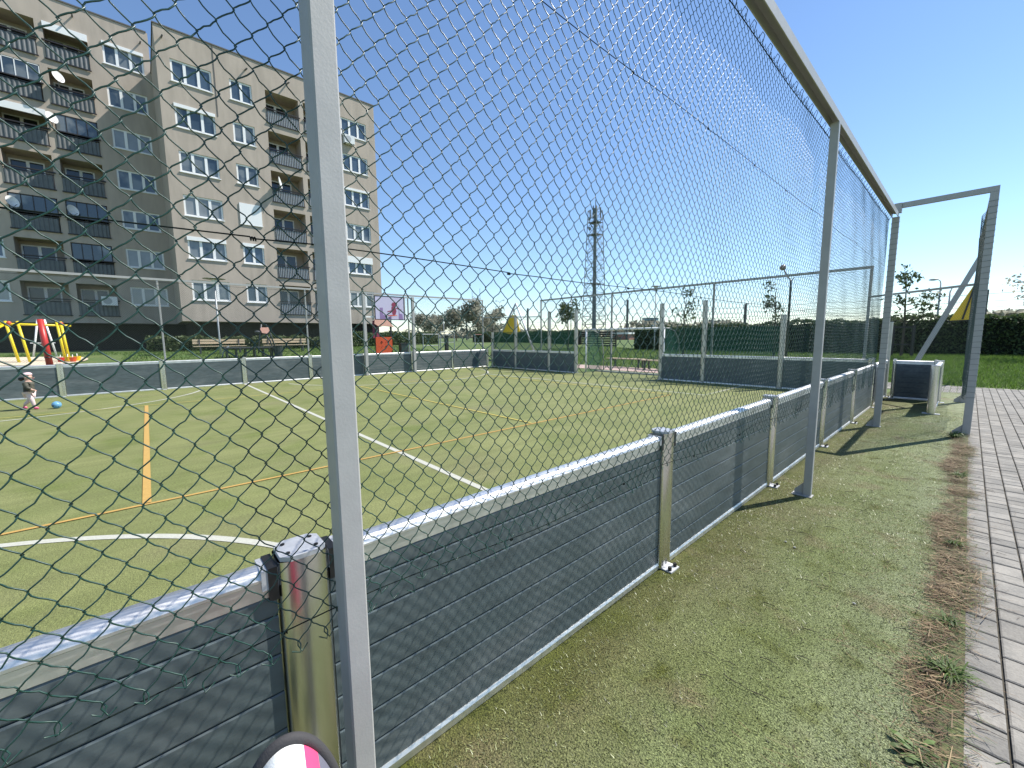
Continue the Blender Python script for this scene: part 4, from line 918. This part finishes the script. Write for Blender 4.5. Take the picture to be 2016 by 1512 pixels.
for z in (3.62, 3.95, 4.5, 5.2): MB().tube([(x, 60, z+.10*math.sin(x*.9)) for x in np.arange(-84, 40, 3)], .018, 4).build('overhead_wire', M['steel_dark'], t)
for i, x in enumerate((-81.4, -78.3)):
    o = thing('flag_pole', ['left thin pole on the skyline left of the mast', 'right thin pole on the skyline left of the mast'][i], 'pole', (x, 60, 0), 'thin poles on the skyline'); MB().tube([(x, 60, 0), (x, 60, 12.9)], [.12, .04], 6).build('pole', M['steel_dark'], o); MB().ball((x, 60, 12.95), .09, 6, 5).build('finial', M['steel_dark'], o)
# lattice mast
t = thing('lattice_mast', 'tall steel lattice antenna mast far beyond the end fence', 'mast', (-105, 140, 0)); zt, zb_ = 54., 0.; hw = lambda z: 3.6-1.55*min(1, z/50.)
legs = [(-1, -1), (1, -1), (1, 1), (-1, 1)]; cx, cy = -105., 140.
for sx, sy in legs: MB().bar((cx+sx*hw(0), cy+sy*hw(0), 0), (cx+sx*hw(52), cy+sy*hw(52), 52), .22, .22).build('mast_leg', M['mast'], t)
b = MB(); zz = list(np.arange(0, 52.1, 3.25))
for i in range(len(zz)-1):
    for j in range(4):
        (ax, ay), (bx_, by) = legs[j], legs[(j+1) % 4]; z0, z1 = zz[i], zz[i+1]
        P = lambda s, z: (cx+s[0]*hw(z), cy+s[1]*hw(z), z)
        b.bar(P((ax, ay), z0), P((bx_, by), z1), .10, .10); b.bar(P((bx_, by), z0), P((ax, ay), z1), .10, .10); b.bar(P((ax, ay), z1), P((bx_, by), z1), .13, .13)
b.build('lattice', M['mast'], t)
MB().tube([(cx, cy, 0), (cx, cy, 53)], .62, 8).build('cable_core', M['mast'], t)
for z in (23, 42.5, 47.2): MB().box(cx-2.1, cx+2.1, cy-2.1, cy+2.1, z, z+.2).build('platform', M['steel_dark'], t)
for sx, sy, h in ((-.5, -.6, 1), (.6, -.5, 1), (0, .8, 1), (-1.9, -.6, .75), (1.9, .7, .8)): MB().rbox(cx+sx*1.1-.22, cx+sx*1.1+.22, cy+sy-.15, cy+sy+.15, 49, 49+5*h).build('panel_antenna', M['mast'], t)
MB().tube([(cx+.1, cy, 53), (cx+.1, cy, 56.2)], .16, 6).build('whip_antenna', M['mast'], t); MB().ball((cx-1.9, cy-1, 45.2), .75, 10, 7, (.5, 1, 1)).build('dish_antenna', M['steel'], t)
t = thing('far_block', 'small blue block on the far horizon right of the mast', 'building', (-115, 200, 0)); MB().box(-118, -112, 200, 206, 0, 10.6).build('wall', M['blue'], t); MB().box(-117.2, -112.6, 199.95, 199.99, 8.6, 9.4).box(-117.2, -112.6, 199.95, 199.99, 6.9, 7.6).build('window_band', M['glass_dark'], t); MB().box(-118.2, -111.8, 199.8, 206.2, 10.602, 10.9).build('roof', M['steel_dark'], t)
t = thing('cabin', 'low reddish cabin with a white roof in the gap of the hedge', 'cabin', (-39.4, 60, 0)); MB().box(-40.9, -38, 60, 63, 0, 1.85).build('wall', M['brickred'], t); MB().box(-41.1, -37.8, 59.8, 63.2, 1.852, 2.15).build('roof', M['white'], t); MB().box(-40.2, -39.4, 59.94, 59.99, .7, 1.4).build('window', M['glass_dark'], t)
t = thing('slatted_fence', 'dark slatted timber fence in the hedge gap behind the goal', 'fence', (-25.5, 34, .3)); 
for k in range(8): MB().box(-27.4, -22.9, 34, 34.04, .35+k*.22, .50+k*.22).build('slat', M['bar_black'], t)
for x in (-27.4, -25.1, -22.9): MB().rbox(x-.05, x+.05, 34.045, 34.13, .2, 2.15).build('post', M['rail_dark'], t)
t = thing('tree_stakes', 'grey timber stakes round the young tree trunk beside the entrance screen', 'tree stakes', (-2.3, 30, .3))
for x, y in ((-2.75, 29.6), (-1.95, 29.6), (-2.75, 30.4), (-1.95, 30.4)): MB().tube([(x, y, .2), (x, y, 2.0)], .045, 7).build('stake', M['rail_dark'], t)
MB().bar((-2.75, 29.6, 1.0), (-1.95, 29.6, 1.0), .05, .08).build('cross_slat', M['rail_dark'], t); MB().bar((-2.75, 29.6, 1.9), (-1.95, 29.6, 1.9), .05, .08).build('cross_slat', M['rail_dark'], t)

# ------------------------------------------------------------------ people: the toddler
def skin_mesh(name, verts, edges, radii, m, parent, rootv=0, sub=2):
    me = bpy.data.meshes.new(name); off = root_loc(parent)
    me.from_pydata([Vector(v) for v in verts], edges, []); o = link(bpy.data.objects.new(name, me))
    md = o.modifiers.new('skin', 'SKIN'); md.use_smooth_shade = True
    sv = me.skin_vertices[0].data
    for i, r_ in enumerate(radii): sv[i].radius = (r_, r_) if not isinstance(r_, tuple) else r_; sv[i].use_root = (i == rootv)
    ss = o.modifiers.new('sub', 'SUBSURF'); ss.levels = sub; ss.render_levels = sub
    dg = bpy.context.evaluated_depsgraph_get(); new = bpy.data.meshes.new_from_object(o.evaluated_get(dg)); o.modifiers.clear(); o.data = new
    new.materials.clear(); new.materials.append(m); new.polygons.foreach_set('use_smooth', [True]*len(new.polygons)); o.parent = parent; return o
kid = thing('person', 'toddler in pale pink hat, dark jacket and pink shoes walking after a ball', 'person', (-14.75, -2.17, 0))
V = [(0,0,.40), (0,.005,.50), (0,.01,.58), (0,.01,.655), (0,.012,.70), (0,.022,.765), (0,.02,.83),          # 0-6 spine, head
     (.055,0,.37), (.055,.055,.22), (.05,.075,.055), (.05,.14,.03),                                     # 7-10 front leg
     (-.055,-.005,.37), (-.055,-.03,.22), (-.05,-.135,.09), (-.05,-.09,.03),                               # 11-14 rear leg
     (.095,.005,.63), (.125,.03,.53), (.115,.11,.47), (.112,.14,.462),                                    # 15-18 arm right
     (-.095,.005,.63), (-.13,-.03,.53), (-.125,.02,.45), (-.122,.045,.435)]                                # 19-22 arm left
Ed = [(0,1),(1,2),(2,3),(3,4),(4,5),(5,6),(0,7),(7,8),(8,9),(9,10),(0,11),(11,12),(12,13),(13,14),(3,15),(15,16),(16,17),(17,18),(3,19),(19,20),(20,21),(21,22)]
Ra = [.075,.078,.075,.05,.042,(.078,.082),(.06,.06),.052,.040,.027,.018,.052,.040,.027,.018,.034,.027,.021,.017,.034,.027,.021,.017]
for base, sx in ((18, 1), (22, -1)):
    h = Vector(V[base])
    for k, (dx, dy, dz, l) in enumerate(((-.010, .6, .1, .026), (-.003, 1, -.25, .034), (.004, 1, -.35, .036), (.011, 1, -.45, .033), (.017, .9, -.6, .027))):
        i = len(V); p1 = h + Vector((dx, dy*l*.6, dz*l*.5)); p2 = h + Vector((dx*1.1, dy*l, dz*l*1.2)); V += [tuple(p1), tuple(p2)]; Ed += [(base, i), (i, i+1)]; Ra += [.0055, .0045]
skin_mesh('body', V, Ed, Ra, M['skin'], kid)
jv = [(0,0,.35), (0,.005,.48), (0,.01,.58), (0,.01,.65), (0,.012,.685), (.10,.005,.625), (.13,.03,.53), (.118,.09,.485), (-.10,.005,.625), (-.135,-.03,.53), (-.128,.008,.465)]
skin_mesh('jacket', jv, [(0,1),(1,2),(2,3),(3,4),(3,5),(5,6),(6,7),(3,8),(8,9),(9,10)], [.100,.098,.096,.068,.052,.045,.039,.033,.045,.039,.033], M['jacket'], kid)
skin_mesh('tights', [(0,0,.39), (.055,0,.36), (.055,.055,.22), (.05,.074,.075), (-.055,-.005,.36), (-.055,-.03,.22), (-.05,-.13,.105)], [(0,1),(1,2),(2,3),(0,4),(4,5),(5,6)], [.082,.058,.046,.033,.058,.046,.033], M['tights'], kid)
for nm, a, e in (('shoe', (.05,.055,.035), (.05,.15,.026)), ('shoe', (-.05,-.155,.075), (-.05,-.085,.026))): skin_mesh(nm, [a, tuple((Vector(a)+Vector(e))/2), e], [(0,1),(1,2)], [.034,.036,.026], M['shoe'], kid)
skin_mesh('hat', [(0,.008,.80), (0,.005,.845), (0,.0,.885)], [(0,1),(1,2)], [.098,.092,.05], M['hat'], kid)
skin_mesh('hood', [(0,-.06,.70), (0,-.105,.735), (0,-.10,.775)], [(0,1),(1,2)], [.055,.062,.045], M['hair'], kid)
f = MB(); f.ball((.033,.098,.772), .010, 8, 6).ball((-.033,.098,.772), .010, 8, 6); lo = kid.location.copy(); kid.location = (0,0,0); f.build('eyes', M['hair'], kid, True); f = MB(); f.ball((0,.112,.75), .011, 8, 6, (.8, 1, 1)); f.build('nose', M['skin'], kid, True); f = MB(); f.ball((0,.098,.725), .018, 8, 6, (1.1, .4, .3)); f.build('mouth', M['shoe'], kid, True); f = MB(); f.ball((.085,.01,.765), .02, 8, 6, (.4, .8, 1)).ball((-.085,.01,.765), .02, 8, 6, (.4, .8, 1)); f.build('ears', M['skin'], kid, True)
kid.location = lo; kid.rotation_euler = (0, 0, R(-14))
f = MB(); f.ball((-14.5, -1.735, .086), .086, 24, 16); tag(f.build('ball', M['ball'], None, True), 'light blue ball with dark patches on the turf before the toddler', 'ball')

# ------------------------------------------------------------------ pushchair
t = thing('pushchair', 'pushchair canopy with white and pink stripes and charcoal rim at the bottom edge', 'pushchair', (-.6, .1, 0))
d = Vector((-.985, .17, 0)); ac_ = Vector((.17, .985, 0)); tip = Vector((-.80, .131, .842)); hw_, hh_ = .10, .29
def arch(u, back, drop, grow=1.): return tip - d*back + ac_*(u*hw_*grow) + Vector((0, 0, -drop - hh_*(1-math.sqrt(max(0, 1-u*u)))))
us = [math.sin(R(a)) for a in np.linspace(-88, 88, 45)]
bands = {'canopy_white': (-.42, .34, 'canvas_white'), 'canopy_pink': (.34, .66, 'canvas_pink'), 'canopy_side': (None, None, 'canvas_navy')}
rows = [(.0, .004), (.06, .006), (.13, .016), (.21, .035), (.29, .075), (.36, .14)]
def band(lo, hi, inside=True):
    m = MB(); 
    uu = np.linspace(lo, hi, 16)
    V = [arch(u, bk, dr) for bk, dr in rows for u in uu]; V2 = [p - Vector((0, 0, .004)) for p in V]; n = len(uu)
    F = [(i*n+j, i*n+j+1, (i+1)*n+j+1, (i+1)*n+j) for i in range(len(rows)-1) for j in range(n-1)]
    m.add(V, F); m.add(V2, [f[::-1] for f in F]); return m
cp = band(-.999, -.45).build('canopy', M['canvas_navy'], t, True)
band(.53, .999).build('canopy_panel', M['canvas_navy'], cp, True); band(-.45, .30).build('white_stripe', M['canvas_white'], cp, True); band(.30, .53).build('pink_stripe', M['canvas_pink'], cp, True)
MB().tube([arch(u, -.006, .0) for u in us], .0105, 10).build('canopy_rim', M['rim'], t, True)
s = MB(); base = tip - d*.18
for a0, z0, a1, z1 in ((-.02, .46, .30, .42), (.30, .42, .42, .72)): 
    p0 = base + d*(-a0+.1); p1 = base + d*(-a1+.1)
    s.prism([p0 + ac_*.14 + Vector((0,0,z0-base.z)), p0 - ac_*.14 + Vector((0,0,z0-base.z)), p1 - ac_*.14 + Vector((0,0,z1-base.z)), p1 + ac_*.14 + Vector((0,0,z1-base.z))], (0, 0, .04))
s.build('seat', M['canvas_pink'], t)
for sg in (-1, 1):
    o = ac_*.17*sg; f0 = base + d*.12 + o; f0.z = .10; f1 = base - d*.42 + o; f1.z = .95; b0 = base - d*.28 + o; b0.z = .10; m0 = base - d*.12 + o; m0.z = .48
    MB().tube([f0, m0, f1], .012, 8).build('frame_tube', M['steel_dark'], t, True); MB().tube([m0, b0], .012, 8).build('frame_tube', M['steel_dark'], t, True)
    for c in (f0, b0):
        w_ = MB(); w_.tube([c - ac_*.018 + Vector((0,0,-.01)), c + ac_*.018 + Vector((0,0,-.01))], .088, 20); wl2 = w_.build('wheel', M['black'], t); MB().tube([c - ac_*.021 + Vector((0,0,-.01)), c + ac_*.021 + Vector((0,0,-.01))], .05, 14).build('hub', M['steel'], wl2)
h0 = base - d*.42; h0.z = .95; MB().tube([h0 - ac_*.17, h0 - d*.03 - ac_*.1, h0 - d*.03 + ac_*.1, h0 + ac_*.17], .016, 8).build('handle', M['black'], t, True)
